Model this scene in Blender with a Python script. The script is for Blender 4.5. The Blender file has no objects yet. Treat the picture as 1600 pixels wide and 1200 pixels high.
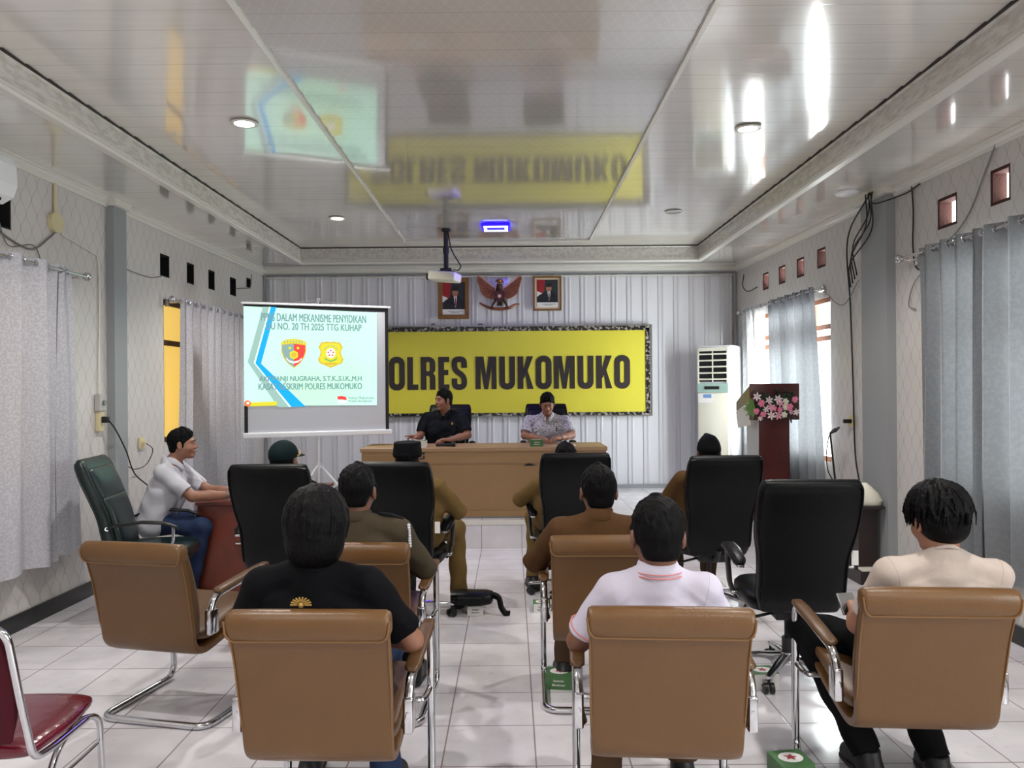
import bpy, bmesh, math, random
import numpy as np
from mathutils import Vector, Matrix, Euler

S = bpy.context.scene
C = S.collection
random.seed(7)
R = math.radians

# ------------------------------------------------------------------ camera
cam_d = bpy.data.cameras.new('camera')
cam = bpy.data.objects.new('camera', cam_d)
C.objects.link(cam)
cam_d.sensor_fit = 'HORIZONTAL'
cam_d.sensor_width = 36.0
cam_d.lens = 36.0 * 1230 / 1600
cam_d.shift_x = 1.0 / 1600
cam_d.shift_y = 6.5 / 1600
cam_d.clip_start = 0.05
cam_d.clip_end = 200
cam.matrix_world = Matrix.Translation((0, 0, 1.59)) @ Matrix.Rotation(R(90), 4, 'X') @ Matrix.Rotation(-0.0078, 4, 'Z')
S.camera = cam

# ------------------------------------------------------------------ world, exposure
S.view_settings.view_transform = 'Standard'
S.view_settings.look = 'None'
S.view_settings.exposure = 0.74
S.view_settings.gamma = 1.0
S.view_settings.use_curve_mapping = False
W = bpy.data.worlds.new('sky')
S.world = W
W.use_nodes = True
bgn = W.node_tree.nodes['Background']
bgn.inputs[0].default_value = (0.93, 0.97, 1.0, 1)
bgn.inputs[1].default_value = 4.5


def area(name, loc, rot, sx, sy, power, col=(1, 1, 1)):
    l = bpy.data.lights.new(name, 'AREA')
    l.shape = 'RECTANGLE'; l.size = sx; l.size_y = sy; l.energy = power; l.color = col
    o = bpy.data.objects.new(name, l); C.objects.link(o)
    o.location = loc; o.rotation_euler = rot
    return o


# daylight entering through the window openings (right wall) and an added fill lamp before the solid rear wall
area('daylight_window', (3.40, 8.6, 1.6), (0, R(90), 0), 1.9, 1.7, 330, (0.97, 0.99, 1))
area('daylight_window', (3.55, 4.5, 1.6), (0, R(90), 0), 1.9, 2.4, 110, (0.98, 0.99, 1))
area('daylight_window', (3.60, 0.6, 1.6), (0, R(90), 0), 1.9, 2.4, 75, (0.98, 0.99, 1))
area('rear_fill', (0, -2.35, 1.6), (R(90), 0, 0), 5.2, 2.2, 16, (0.96, 0.98, 1))

# ------------------------------------------------------------------ materials


def srgb(r, g, b):
    f = lambda c: (c / 255 / 12.92) if c / 255 <= 0.04045 else ((c / 255 + 0.055) / 1.055) ** 2.4
    return (f(r), f(g), f(b), 1)


M = {}


def mat(name, col, rough=0.5, metal=0.0, emit=None, estr=1.0, bump=None, spec=None, sheen=0, coat=0, trans=0, var=None):
    """col in sRGB 0-255. bump=(scale, strength[, stretch xyz]); var=(scale, amount)"""
    m = bpy.data.materials.new(name); m.use_nodes = True
    nt = m.node_tree; b = nt.nodes['Principled BSDF']
    c = srgb(*col)
    b.inputs['Base Color'].default_value = c
    b.inputs['Roughness'].default_value = rough
    b.inputs['Metallic'].default_value = metal
    if spec is not None: b.inputs['Specular IOR Level'].default_value = spec
    if sheen: b.inputs['Sheen Weight'].default_value = sheen
    if coat: b.inputs['Coat Weight'].default_value = coat
    if trans: b.inputs['Transmission Weight'].default_value = trans
    if emit:
        b.inputs['Emission Color'].default_value = srgb(*emit)
        b.inputs['Emission Strength'].default_value = estr
    if bump or var:
        tc = nt.nodes.new('ShaderNodeTexCoord')
    if bump:
        mp = nt.nodes.new('ShaderNodeMapping')
        if len(bump) > 2: mp.inputs['Scale'].default_value = bump[2]
        nz = nt.nodes.new('ShaderNodeTexNoise'); nz.inputs['Scale'].default_value = bump[0]; nz.inputs['Detail'].default_value = 3
        bp = nt.nodes.new('ShaderNodeBump'); bp.inputs['Strength'].default_value = bump[1]; bp.inputs['Distance'].default_value = 0.01
        nt.links.new(tc.outputs['Object'], mp.inputs[0]); nt.links.new(mp.outputs[0], nz.inputs['Vector'])
        nt.links.new(nz.outputs['Fac'], bp.inputs['Height']); nt.links.new(bp.outputs[0], b.inputs['Normal'])
    if var:
        nz = nt.nodes.new('ShaderNodeTexNoise'); nz.inputs['Scale'].default_value = var[0]; nz.inputs['Detail'].default_value = 4
        mx = nt.nodes.new('ShaderNodeMixRGB'); mx.blend_type = 'MULTIPLY'; mx.inputs[0].default_value = 1
        cr = nt.nodes.new('ShaderNodeMapRange')
        cr.inputs[1].default_value = 0.3; cr.inputs[2].default_value = 0.7
        cr.inputs[3].default_value = 1 - var[1]; cr.inputs[4].default_value = 1 + var[1] * 0.3
        mx.inputs[1].default_value = c
        nt.links.new(tc.outputs['Object'], nz.inputs['Vector']); nt.links.new(nz.outputs['Fac'], cr.inputs[0])
        nt.links.new(cr.outputs[0], mx.inputs[2]); nt.links.new(mx.outputs[0], b.inputs['Base Color'])
    M[name] = m
    return m


class NT:
    """tiny node-graph helper"""
    def __init__(s, m):
        m.use_nodes = True; s.t = m.node_tree; s.b = s.t.nodes['Principled BSDF']
        s.tc = s.t.nodes.new('ShaderNodeTexCoord')
        sp = s.t.nodes.new('ShaderNodeSeparateXYZ'); s.t.links.new(s.tc.outputs['Object'], sp.inputs[0])
        s.x, s.y, s.z = sp.outputs
    def m(s, op, a, b=None, c=None):
        n = s.t.nodes.new('ShaderNodeMath'); n.operation = op
        for i, v in enumerate((a, b, c)):
            if v is None: continue
            if isinstance(v, (int, float)): n.inputs[i].default_value = v
            else: s.t.links.new(v, n.inputs[i])
        return n.outputs[0]
    def noise(s, scale, stretch=(1, 1, 1), detail=3):
        mp = s.t.nodes.new('ShaderNodeMapping'); mp.inputs['Scale'].default_value = stretch
        nz = s.t.nodes.new('ShaderNodeTexNoise'); nz.inputs['Scale'].default_value = scale; nz.inputs['Detail'].default_value = detail
        s.t.links.new(s.tc.outputs['Object'], mp.inputs[0]); s.t.links.new(mp.outputs[0], nz.inputs['Vector'])
        return nz.outputs['Fac']
    def mix(s, fac, a, b):
        n = s.t.nodes.new('ShaderNodeMixRGB')
        for i, v in enumerate((fac, a, b)):
            if isinstance(v, (int, float)): n.inputs[i].default_value = v
            elif isinstance(v, tuple): n.inputs[i].default_value = v
            else: s.t.links.new(v, n.inputs[i])
        return n.outputs[0]
    def rng(s, v, a, b, c, d):
        n = s.t.nodes.new('ShaderNodeMapRange'); s.t.links.new(v, n.inputs[0])
        for i, q in enumerate((a, b, c, d)): n.inputs[i + 1].default_value = q
        return n.outputs[0]
    def bump(s, h, strength=0.3, dist=0.01):
        n = s.t.nodes.new('ShaderNodeBump'); n.inputs['Strength'].default_value = strength; n.inputs['Distance'].default_value = dist
        s.t.links.new(h, n.inputs['Height']); s.t.links.new(n.outputs[0], s.b.inputs['Normal'])
    def col(s, v): s.t.links.new(v, s.b.inputs['Base Color'])
    def rough(s, v):
        if isinstance(v, (int, float)): s.b.inputs['Roughness'].default_value = v
        else: s.t.links.new(v, s.b.inputs['Roughness'])


def newmat(name):
    m = bpy.data.materials.new(name); M[name] = m
    return NT(m)


# wallpaper: pale panels with an ogee line pattern
def wallpaper(name, base, line):
    n = newmat(name)
    ph = n.m('MULTIPLY', n.z, 2 * math.pi / 0.22)
    w = n.m('MULTIPLY', n.m('SINE', ph), 0.028)
    fs = []
    for sgn, off in ((1, 0), (-1, 0.06)):
        u = n.m('ADD', n.m('ADD', n.y, off), n.m('MULTIPLY', w, sgn))
        fr = n.m('ABSOLUTE', n.m('SUBTRACT', n.m('FRACT', n.m('DIVIDE', u, 0.12)), 0.5))
        fs.append(n.rng(fr, 0.0, 0.035, 1.0, 0.0))
    ln = n.m('MAXIMUM', fs[0], fs[1])
    nz = n.noise(9, (1, 1, 1), 4)
    ln = n.m('MULTIPLY', ln, n.rng(nz, 0.35, 0.6, 0.45, 1.0))
    c1 = n.mix(n.rng(n.noise(1.2), 0.3, 0.7, 0, 1), srgb(*base), srgb(*[q - 12 for q in base]))
    n.col(n.mix(ln, c1, srgb(*line)))
    n.rough(0.38)
    n.bump(ln, 0.15)


wallpaper('wallpaper', (210, 206, 202), (150, 145, 141))

# floor tiles
n = newmat('floor_tile')
def grid(n, v, off, size=0.4, w=0.006):
    fr = n.m('FRACT', n.m('DIVIDE', n.m('SUBTRACT', v, off), size))
    d = n.m('MINIMUM', fr, n.m('SUBTRACT', 1.0, fr))
    return n.rng(d, w / size * 0.35, w / size * 0.75, 1.0, 0.0)
g = n.m('MAXIMUM', grid(n, n.x, 0.093), grid(n, n.y, 3.311))
gz = n.m('MULTIPLY', g, 0.75)
c1 = n.mix(n.rng(n.noise(3, detail=6), 0.35, 0.7, 0, 1), srgb(222, 219, 223), srgb(200, 196, 201))
dirt = n.rng(n.noise(14, detail=6), 0.62, 0.78, 0, 0.35)
c1 = n.mix(dirt, c1, srgb(150, 140, 132))
n.col(n.mix(gz, c1, srgb(112, 84, 84)))
n.rough(n.rng(n.noise(5, detail=5), 0.3, 0.7, 0.10, 0.24))
n.bump(n.m('SUBTRACT', 1.0, g), 0.2, 0.003)
M['floor_tile'].node_tree.nodes['Principled BSDF'].inputs['Specular IOR Level'].default_value = 0.6


def pvc(name, base, net=False):
    n = newmat(name)
    fr = n.m('FRACT', n.m('DIVIDE', n.y, 0.20))
    seam = n.rng(n.m('MINIMUM', fr, n.m('SUBTRACT', 1.0, fr)), 0.0, 0.03, 1, 0)
    # slightly bellied strips stretch reflections along the room
    belly = n.m('MULTIPLY', n.m('SINE', n.m('MULTIPLY', n.y, 2 * math.pi / 0.20)), 0.04)
    fine = n.m('MULTIPLY', n.noise(60, (0.05, 1, 1), 2), 0.12)
    wav = n.m('MULTIPLY', n.noise(3.0, (0.4, 1, 1), 2), 0.35)
    h = n.m('ADD', n.m('ADD', belly, fine), wav)
    h = n.m('SUBTRACT', h, n.m('MULTIPLY', seam, 0.3))
    if net:
        a = n.m('FRACT', n.m('MULTIPLY', n.m('ADD', n.x, n.m('MULTIPLY', n.y, 0.5)), 16))
        b = n.m('FRACT', n.m('MULTIPLY', n.m('SUBTRACT', n.x, n.m('MULTIPLY', n.y, 0.5)), 16))
        q = n.m('MAXIMUM', n.rng(n.m('ABSOLUTE', n.m('SUBTRACT', a, 0.5)), 0, 0.06, 1, 0), n.rng(n.m('ABSOLUTE', n.m('SUBTRACT', b, 0.5)), 0, 0.06, 1, 0))
        h = n.m('ADD', h, n.m('MULTIPLY', q, 0.10))
        c = n.mix(n.m('MULTIPLY', q, 0.18), srgb(*base), srgb(225, 222, 215))
    else:
        c = n.mix(n.m('MULTIPLY', n.rng(n.noise(25, (0.08, 1, 1), 3), 0.4, 0.7, 0, 1), 0.12), srgb(*base), srgb(170, 166, 160))
    n.col(n.mix(n.m('MULTIPLY', seam, 0.35), c, srgb(130, 126, 120)))
    n.rough(0.13)
    n.bump(h, 0.13, 0.004)
    n.b.inputs['Specular IOR Level'].default_value = 1.0
    n.b.inputs['Coat Weight'].default_value = 1.0
    n.b.inputs['Coat IOR'].default_value = 1.75
    n.b.inputs['Coat Roughness'].default_value = 0.06


pvc('ceiling_pvc', (222, 218, 210))
pvc('ceiling_pvc_net', (184, 180, 175), True)
mat('trim_white', (220, 218, 210), 0.3)
n = newmat('band_pattern')
q = n.rng(n.noise(30, (1, 0.35, 1.2), 5), 0.45, 0.6, 0, 1)
n.col(n.mix(q, srgb(214, 211, 204), srgb(196, 192, 184))); n.rough(0.25); n.bump(q, 0.2)
mat('gap_shade', (52, 46, 44), 0.8)
mat('column_grey', (148, 151, 153), 0.5)
mat('baseboard_black', (34, 35, 37), 0.25)
mat('brick', (72, 38, 30), 0.85, bump=(60, 0.4))
mat('painted_dark', (14, 14, 17), 0.9)
mat('rib_white', (222, 222, 226), 0.22, spec=0.7, bump=(25, 0.05))
mat('rib_gloss', (212, 212, 217), 0.16, spec=0.8, coat=0.3)
mat('chrome', (205, 205, 208), 0.14, 1.0)
mat('steel_dull', (150, 150, 150), 0.35, 1.0)
mat('brown_leather', (99, 67, 31), 0.38, bump=(140, 0.12), var=(5, 0.10))
mat('brown_piping', (118, 84, 48), 0.5)
mat('brown_cushion', (88, 60, 32), 0.4, bump=(120, 0.12), var=(6, 0.1))
mat('black_leather', (8, 9, 11), 0.36, spec=0.2, bump=(160, 0.12))
mat('green_leather', (18, 34, 32), 0.28, bump=(120, 0.12))
mat('black_plastic', (18, 18, 20), 0.4)
mat('red_vinyl', (92, 12, 32), 0.22, bump=(16, 0.5), coat=0.5)
mat('red_back', (66, 2, 18), 0.5, spec=0.2)
mat('table_wood', (152, 120, 82), 0.45, bump=(60, 0.04, (0.15, 1, 1)), var=(4, 0.06))
mat('table_edge', (160, 128, 96), 0.4)
mat('desk_wood', (110, 50, 36), 0.35, var=(8, 0.2), bump=(50, 0.05, (1, 1, 0.1)))
mat('lectern_wood', (84, 36, 34), 0.22, var=(6, 0.2))
mat('lectern_light', (222, 217, 206), 0.4)
mat('cream_plastic', (226, 224, 208), 0.35)
mat('white_plastic', (236, 238, 240), 0.3)
mat('grey_plastic', (178, 176, 172), 0.4)
mat('mint_label', (160, 190, 178), 0.3)
mat('ivory_socket', (214, 202, 160), 0.4)
mat('cable_black', (20, 20, 22), 0.5)
mat('cable_grey', (120, 116, 114), 0.5)
mat('frame_gold', (132, 92, 44), 0.35, metal=0.3, var=(30, 0.2))
mat('frame_cream', (226, 206, 176), 0.5)
mat('copper', (150, 92, 66), 0.38, metal=0.55, bump=(90, 0.35), var=(30, 0.25))
mat('copper_dark', (78, 48, 38), 0.4, metal=0.5, bump=(90, 0.3))
mat('copper_light', (218, 170, 140), 0.35, metal=0.5)
mat('banner_yellow', (222, 212, 66), 0.45, var=(2, 0.04))
mat('banner_black', (44, 36, 34), 0.5)
n = newmat('mottled_frame')
q = n.rng(n.noise(26, detail=6), 0.5, 0.6, 0, 1)
n.col(n.mix(q, srgb(30, 28, 26), srgb(168, 160, 150))); n.rough(0.25)
mat('window_wood', (150, 84, 40), 0.45, var=(14, 0.2))
mat('window_wood_dark', (58, 34, 20), 0.45)
mat('lamp_glow', (255, 255, 255), 0.4, emit=(255, 250, 240), estr=12)
mat('lamp_off', (190, 188, 182), 0.3)
mat('blue_glow', (40, 40, 255), 0.4, emit=(14, 0, 255), estr=4)
mat('blue_core', (255, 255, 255), 0.4, emit=(190, 196, 255), estr=3)
mat('amber_pane', (228, 190, 96), 0.5, emit=(232, 196, 104), estr=0.5)  # light from behind put in as a glow of the pane
n = newmat('pane_glass')
n.b.inputs['Base Color'].default_value = (1, 1, 1, 1)
nt = n.t
gl = nt.nodes.new('ShaderNodeBsdfGlossy'); gl.inputs['Roughness'].default_value = 0.02
tr = nt.nodes.new('ShaderNodeBsdfTransparent'); tr.inputs[0].default_value = (0.93, 0.96, 0.95, 1)
mxs = nt.nodes.new('ShaderNodeMixShader'); mxs.inputs[0].default_value = 0.06
nt.links.new(tr.outputs[0], mxs.inputs[1]); nt.links.new(gl.outputs[0], mxs.inputs[2])
nt.links.new(mxs.outputs[0], nt.nodes['Material Output'].inputs[0])


def curtain_mat(name, base, pat, amt, tl, transp=0.0, sc=14):
    n = newmat(name)
    q = n.rng(n.noise(sc, (1, 1, 1), 6), 0.47, 0.56, 0, 1)
    c = n.mix(n.m('MULTIPLY', q, amt), srgb(*base), srgb(*pat))
    n.col(c); n.rough(n.rng(q, 0, 1, 0.45, 0.3)); n.b.inputs['Sheen Weight'].default_value = 0.15
    nt = n.t
    t = nt.nodes.new('ShaderNodeBsdfTranslucent'); nt.links.new(c, t.inputs[0])
    mx = nt.nodes.new('ShaderNodeMixShader'); mx.inputs[0].default_value = tl
    nt.links.new(n.b.outputs[0], mx.inputs[1]); nt.links.new(t.outputs[0], mx.inputs[2])
    out = mx.outputs[0]
    if transp:
        tp = nt.nodes.new('ShaderNodeBsdfTransparent')
        m2 = nt.nodes.new('ShaderNodeMixShader'); m2.inputs[0].default_value = transp
        nt.links.new(out, m2.inputs[1]); nt.links.new(tp.outputs[0], m2.inputs[2]); out = m2.outputs[0]
    nt.links.new(out, nt.nodes['Material Output'].inputs[0])


curtain_mat('curtain_silver', (182, 181, 188), (212, 211, 218), 0.5, 0.12, sc=70)
curtain_mat('curtain_grey', (118, 121, 125), (136, 139, 142), 0.3, 0.13, sc=40)
curtain_mat('curtain_sheer', (200, 202, 204), (225, 225, 228), 0.5, 0.5, 0.25)
mat('outside_wall', (235, 232, 225), 0.8)

# ------------------------------------------------------------------ helpers


def link(o):
    C.objects.link(o); return o


def mesh_obj(name, verts, faces, material, parent=None, smooth=False, autosmooth=None):
    me = bpy.data.meshes.new(name)
    me.from_pydata([tuple(v) for v in verts], [], faces)
    me.validate()
    if isinstance(material, str): material = M[material]
    me.materials.append(material)
    if smooth or autosmooth:
        for p in me.polygons: p.use_smooth = True
    if autosmooth:
        try: me.set_sharp_from_angle(angle=R(autosmooth))
        except Exception: pass
    o = bpy.data.objects.new(name, me); link(o)
    if parent: o.parent = parent
    return o


class MB:
    """collects shapes into ONE mesh"""
    def __init__(s): s.v = []; s.f = []
    def add(s, vs, fs, mtx=None):
        k = len(s.v)
        for v in vs:
            v = Vector(v)
            s.v.append(mtx @ v if mtx else v)
        s.f += [tuple(i + k for i in f) for f in fs]
        return s
    def box(s, x0, x1, y0, y1, z0, z1, mtx=None, bev=0.0):
        if bev <= 0:
            vs = [(x, y, z) for x in (x0, x1) for y in (y0, y1) for z in (z0, z1)]
            fs = [(0, 1, 3, 2), (4, 6, 7, 5), (0, 4, 5, 1), (2, 3, 7, 6), (0, 2, 6, 4), (1, 5, 7, 3)]
            return s.add(vs, fs, mtx)
        bm = bmesh.new()
        bmesh.ops.create_cube(bm, size=1)
        for v in bm.verts:
            v.co = Vector(((x0 + x1) / 2 + v.co.x * (x1 - x0), (y0 + y1) / 2 + v.co.y * (y1 - y0), (z0 + z1) / 2 + v.co.z * (z1 - z0)))
        bmesh.ops.bevel(bm, geom=bm.edges[:], offset=bev, segments=3, affect='EDGES', profile=0.5)
        bm.verts.index_update()
        s.add([v.co.copy() for v in bm.verts], [tuple(v.index for v in f.verts) for f in bm.faces], mtx)
        bm.free(); return s
    def tube(s, pts, r, seg=8, closed=False, mtx=None, flat=1.0, up=None):
        P = [Vector(p) for p in pts]
        n = len(P); rr = r if isinstance(r, (list, tuple)) else [r] * n
        T = []
        for i in range(n):
            a = P[(i - 1) % n] if (closed or i > 0) else P[i]
            b = P[(i + 1) % n] if (closed or i < n - 1) else P[i]
            t = (b - a); T.append(t.normalized() if t.length > 1e-9 else Vector((0, 0, 1)))
        u = Vector(up) if up else (Vector((0, 0, 1)) if abs(T[0].z) < 0.9 else Vector((1, 0, 0)))
        vs = []
        for i in range(n):
            u = (u - T[i] * u.dot(T[i]))
            if u.length < 1e-6: u = T[i].orthogonal()
            u.normalize(); w = T[i].cross(u)
            for j in range(seg):
                a = 2 * math.pi * j / seg
                vs.append(P[i] + u * (math.cos(a) * rr[i] * flat) + w * (math.sin(a) * rr[i]))
        fs = []
        m = n if closed else n - 1
        for i in range(m):
            for j in range(seg):
                a = i * seg + j; b = i * seg + (j + 1) % seg; k = ((i + 1) % n) * seg
                fs.append((a, b, k + (j + 1) % seg, k + j))
        if not closed:
            fs.append(tuple(reversed(range(seg)))); fs.append(tuple(range((n - 1) * seg, n * seg)))
        return s.add(vs, fs, mtx)
    def loft(s, rings, mtx=None, cap=True):
        seg = len(rings[0]); vs = [v for r in rings for v in r]; fs = []
        for i in range(len(rings) - 1):
            for j in range(seg):
                fs.append((i * seg + j, i * seg + (j + 1) % seg, (i + 1) * seg + (j + 1) % seg, (i + 1) * seg + j))
        if cap:
            fs.append(tuple(reversed(range(seg)))); fs.append(tuple(range((len(rings) - 1) * seg, len(rings) * seg)))
        return s.add(vs, fs, mtx)
    def lathe(s, prof, seg=20, mtx=None):
        """prof: list of (r,z)"""
        return s.loft([[(r * math.cos(2 * math.pi * j / seg), r * math.sin(2 * math.pi * j / seg), z) for j in range(seg)] for r, z in prof], mtx)
    def ball(s, c, r, seg=12, mtx=None):
        rx, ry, rz = r if isinstance(r, (tuple, list)) else (r, r, r)
        rings = []
        for i in range(seg // 2 + 1):
            a = math.pi * i / (seg // 2); q = max(math.sin(a), 1e-3)
            rings.append([(c[0] + rx * q * math.cos(2 * math.pi * j / seg), c[1] + ry * q * math.sin(2 * math.pi * j / seg), c[2] - rz * math.cos(a)) for j in range(seg)])
        return s.loft(rings, mtx)
    def build(s, name, material, parent=None, smooth=None):
        o = mesh_obj(name, s.v, s.f, material, parent, smooth=smooth is True, autosmooth=(smooth if isinstance(smooth, (int, float)) and smooth is not True else None))
        bm = bmesh.new(); bm.from_mesh(o.data); bmesh.ops.recalc_face_normals(bm, faces=bm.faces); bm.to_mesh(o.data); bm.free()
        return o


def fillet(pts, r, seg=5):
    """round the corners of a polyline"""
    P = [Vector(p) for p in pts]; out = [P[0]]
    for i in range(1, len(P) - 1):
        a, b, c = P[i - 1], P[i], P[i + 1]
        d1 = (a - b); d2 = (c - b)
        q = min(r, d1.length * 0.45, d2.length * 0.45)
        p1 = b + d1.normalized() * q; p2 = b + d2.normalized() * q
        for k in range(seg + 1):
            t = k / seg
            out.append(p1 * (1 - t) ** 2 + b * 2 * t * (1 - t) + p2 * t * t)
    out.append(P[-1]); return out


def spline(pts, n=8):
    """Catmull-Rom through points"""
    P = [Vector(p) for p in pts]; P = [P[0] * 2 - P[1]] + P + [P[-1] * 2 - P[-2]]; out = []
    for i in range(1, len(P) - 2):
        for k in range(n):
            t = k / n
            out.append(0.5 * ((2 * P[i]) + (-P[i - 1] + P[i + 1]) * t + (2 * P[i - 1] - 5 * P[i] + 4 * P[i + 1] - P[i + 2]) * t * t + (-P[i - 1] + 3 * P[i] - 3 * P[i + 1] + P[i + 2]) * t ** 3))
    out.append(P[-2]); return out


def sup_ring(cx, cy, cz, ax, ay, hw, ht, n=4.0, seg=28):
    """superellipse ring, half width hw along ax, half thickness ht along ay"""
    out = []
    for j in range(seg):
        a = 2 * math.pi * j / seg; c, s_ = math.cos(a), math.sin(a)
        u = math.copysign(abs(c) ** (2 / n), c) * hw; v = math.copysign(abs(s_) ** (2 / n), s_) * ht
        out.append(Vector((cx, cy, cz)) + ax * u + ay * v)
    return out


def slab(path, n=4.0, seg=28, endround=True):
    """path of (y,z,halfwidth,halfthick); loft across X with rounded ends"""
    rings = []; N = len(path)
    for i, (y, z, hw, ht) in enumerate(path):
        a = path[max(i - 1, 0)]; b = path[min(i + 1, N - 1)]
        t = Vector((0, b[0] - a[0], b[1] - a[1])).normalized(); nrm = Vector((0, -t.z, t.y))
        X = Vector((1, 0, 0))
        if i == 0 and endround:
            for q, sc in ((1.0, 0.35), (0.75, 0.72), (0.35, 0.93)):
                rings.append(sup_ring(0, y - t.y * ht * q, z - t.z * ht * q, X, nrm, hw - ht * (1 - sc), ht * sc, n, seg))
        rings.append(sup_ring(0, y, z, X, nrm, hw, ht, n, seg))
        if i == N - 1 and endround:
            for q, sc in ((0.35, 0.93), (0.75, 0.72), (1.0, 0.35)):
                rings.append(sup_ring(0, y + t.y * ht * q, z + t.z * ht * q, X, nrm, hw - ht * (1 - sc), ht * sc, n, seg))
    return rings


def interp_path(path, n=5):
    P = [Vector(p) for p in path]
    P4 = [np.array(p, float) for p in path]
    Q = [P4[0] * 2 - P4[1]] + P4 + [P4[-1] * 2 - P4[-2]]; out = []
    for i in range(1, len(Q) - 2):
        for k in range(n):
            t = k / n
            out.append(tuple(0.5 * ((2 * Q[i]) + (-Q[i - 1] + Q[i + 1]) * t + (2 * Q[i - 1] - 5 * Q[i] + 4 * Q[i + 1] - Q[i + 2]) * t * t + (-Q[i - 1] + 3 * Q[i] - 3 * Q[i + 1] + Q[i + 2]) * t ** 3)))
    out.append(tuple(P4[-1])); return out


def empty(name, loc=(0, 0, 0), rz=0, label=None, cat=None, group=None):
    o = bpy.data.objects.new(name, None); link(o)
    o.empty_display_size = 0.1
    o.location = loc; o.rotation_euler = (0, 0, rz)
    return tag(o, label, cat, group)


def tag(o, label=None, cat=None, group=None, kind=None):
    if label: o['label'] = label
    if cat: o['category'] = cat
    if group: o['group'] = group
    if kind: o['kind'] = kind
    return o


def struct(o, label=None):
    o['kind'] = 'structure'
    if label: o['label'] = label
    return o


def copy_tree(o, parent=None):
    c = o.copy(); link(c); c.parent = parent
    for ch in list(o.children): copy_tree(ch, c)
    return c


def text_mesh(body, width=None, height=None, bold=0.0, shear=0, extrude=0.0, center=True, spacing=1.0):
    """text as (verts, faces) in the XY plane, fitted to width/height"""
    cu = bpy.data.curves.new('txt', 'FONT'); cu.body = body; cu.offset = bold; cu.shear = shear; cu.extrude = extrude
    cu.resolution_u = 3; cu.space_character = spacing
    o = bpy.data.objects.new('txt', cu); link(o)
    dg = bpy.context.evaluated_depsgraph_get()
    me = bpy.data.meshes.new_from_object(o.evaluated_get(dg))
    vs = np.array([v.co[:] for v in me.vertices]); fs = [tuple(p.vertices) for p in me.polygons]
    bpy.data.objects.remove(o); bpy.data.curves.remove(cu); bpy.data.meshes.remove(me)
    lo, hi = vs.min(0), vs.max(0); sz = hi - lo
    sx = width / sz[0] if width else None; sy = height / sz[1] if height else None
    sx = sx or sy; sy = sy or sx
    vs = vs - lo
    vs[:, 0] *= sx; vs[:, 1] *= sy
    if center: vs[:, 0] -= sz[0] * sx / 2; vs[:, 1] -= sz[1] * sy / 2
    return vs, fs


def poly_fill(loops, depth=0.0):
    """filled 2D polygon(s) with holes -> (verts, faces) in XY"""
    cu = bpy.data.curves.new('g', 'CURVE'); cu.dimensions = '2D'; cu.fill_mode = 'BOTH'; cu.extrude = depth
    for lp in loops:
        sp = cu.splines.new('POLY'); sp.points.add(len(lp) - 1); sp.use_cyclic_u = True
        for p, q in zip(sp.points, lp): p.co = (q[0], q[1], 0, 1)
    o = bpy.data.objects.new('g', cu); link(o)
    dg = bpy.context.evaluated_depsgraph_get()
    me = bpy.data.meshes.new_from_object(o.evaluated_get(dg))
    vs = np.array([v.co[:] for v in me.vertices]); fs = [tuple(p.vertices) for p in me.polygons]
    bpy.data.objects.remove(o); bpy.data.curves.remove(cu); bpy.data.meshes.remove(me)
    return vs, fs


def upright(vs, x=0, y=0, z=0):
    """XY shape -> XZ plane facing -Y"""
    return [(x + v[0], y - v[2], z + v[1]) for v in vs]

# ================================================================== THE ROOM
YB, YN, ZC, ZT = 10.34, -2.5, 3.155, 3.325      # back wall, rear end, soffit height, tray height
PLAT_Y, PLAT_Z = 7.82, 0.27


def XL(y): return -3.24 - 0.012 * (YB - y)
TW = 0.10
def XR(y): return 2.96 + 0.024 * (YB - y)
def wp(side, y, z, d=0.0):
    """point on a side wall, d metres into the room"""
    return Vector((XL(y) + d, y, z)) if side == 'left' else Vector((XR(y) - d, y, z))


def wall_side(side, holes):
    ys = sorted({YN, YB + 0.0} | {h[0] for h in holes} | {h[1] for h in holes})
    zs = sorted({0.0, 3.4} | {h[2] for h in holes} | {h[3] for h in holes})
    V = {}; vs = []; fs = []
    def vid(i, k, o):
        if (i, k, o) not in V:
            V[(i, k, o)] = len(vs); vs.append(wp(side, ys[i], zs[k], -TW if o else 0))
        return V[(i, k, o)]
    solid = lambda i, k: 0 <= i < len(ys) - 1 and 0 <= k < len(zs) - 1 and not any(h[0] < (ys[i] + ys[i + 1]) / 2 < h[1] and h[2] < (zs[k] + zs[k + 1]) / 2 < h[3] for h in holes)
    for i in range(len(ys) - 1):
        for k in range(len(zs) - 1):
            if not solid(i, k): continue
            for o in (0, 1):
                fs.append((vid(i, k, o), vid(i + 1, k, o), vid(i + 1, k + 1, o), vid(i, k + 1, o)))
            if not solid(i - 1, k): fs.append((vid(i, k, 0), vid(i, k, 1), vid(i, k + 1, 1), vid(i, k + 1, 0)))
            if not solid(i + 1, k): fs.append((vid(i + 1, k, 0), vid(i + 1, k, 1), vid(i + 1, k + 1, 1), vid(i + 1, k + 1, 0)))
            if not solid(i, k - 1): fs.append((vid(i, k, 0), vid(i + 1, k, 0), vid(i + 1, k, 1), vid(i, k, 1)))
            if not solid(i, k + 1): fs.append((vid(i, k + 1, 0), vid(i + 1, k + 1, 0), vid(i + 1, k + 1, 1), vid(i, k + 1, 1)))
    return struct(mesh_obj('wall_' + side, vs, fs, 'wallpaper'))


trim_n = [0]
def trim(mb, material, smooth=None, label=None):
    trim_n[0] += 1
    return struct(mb.build('trim_%d' % trim_n[0], material, smooth=smooth), label)


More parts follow.
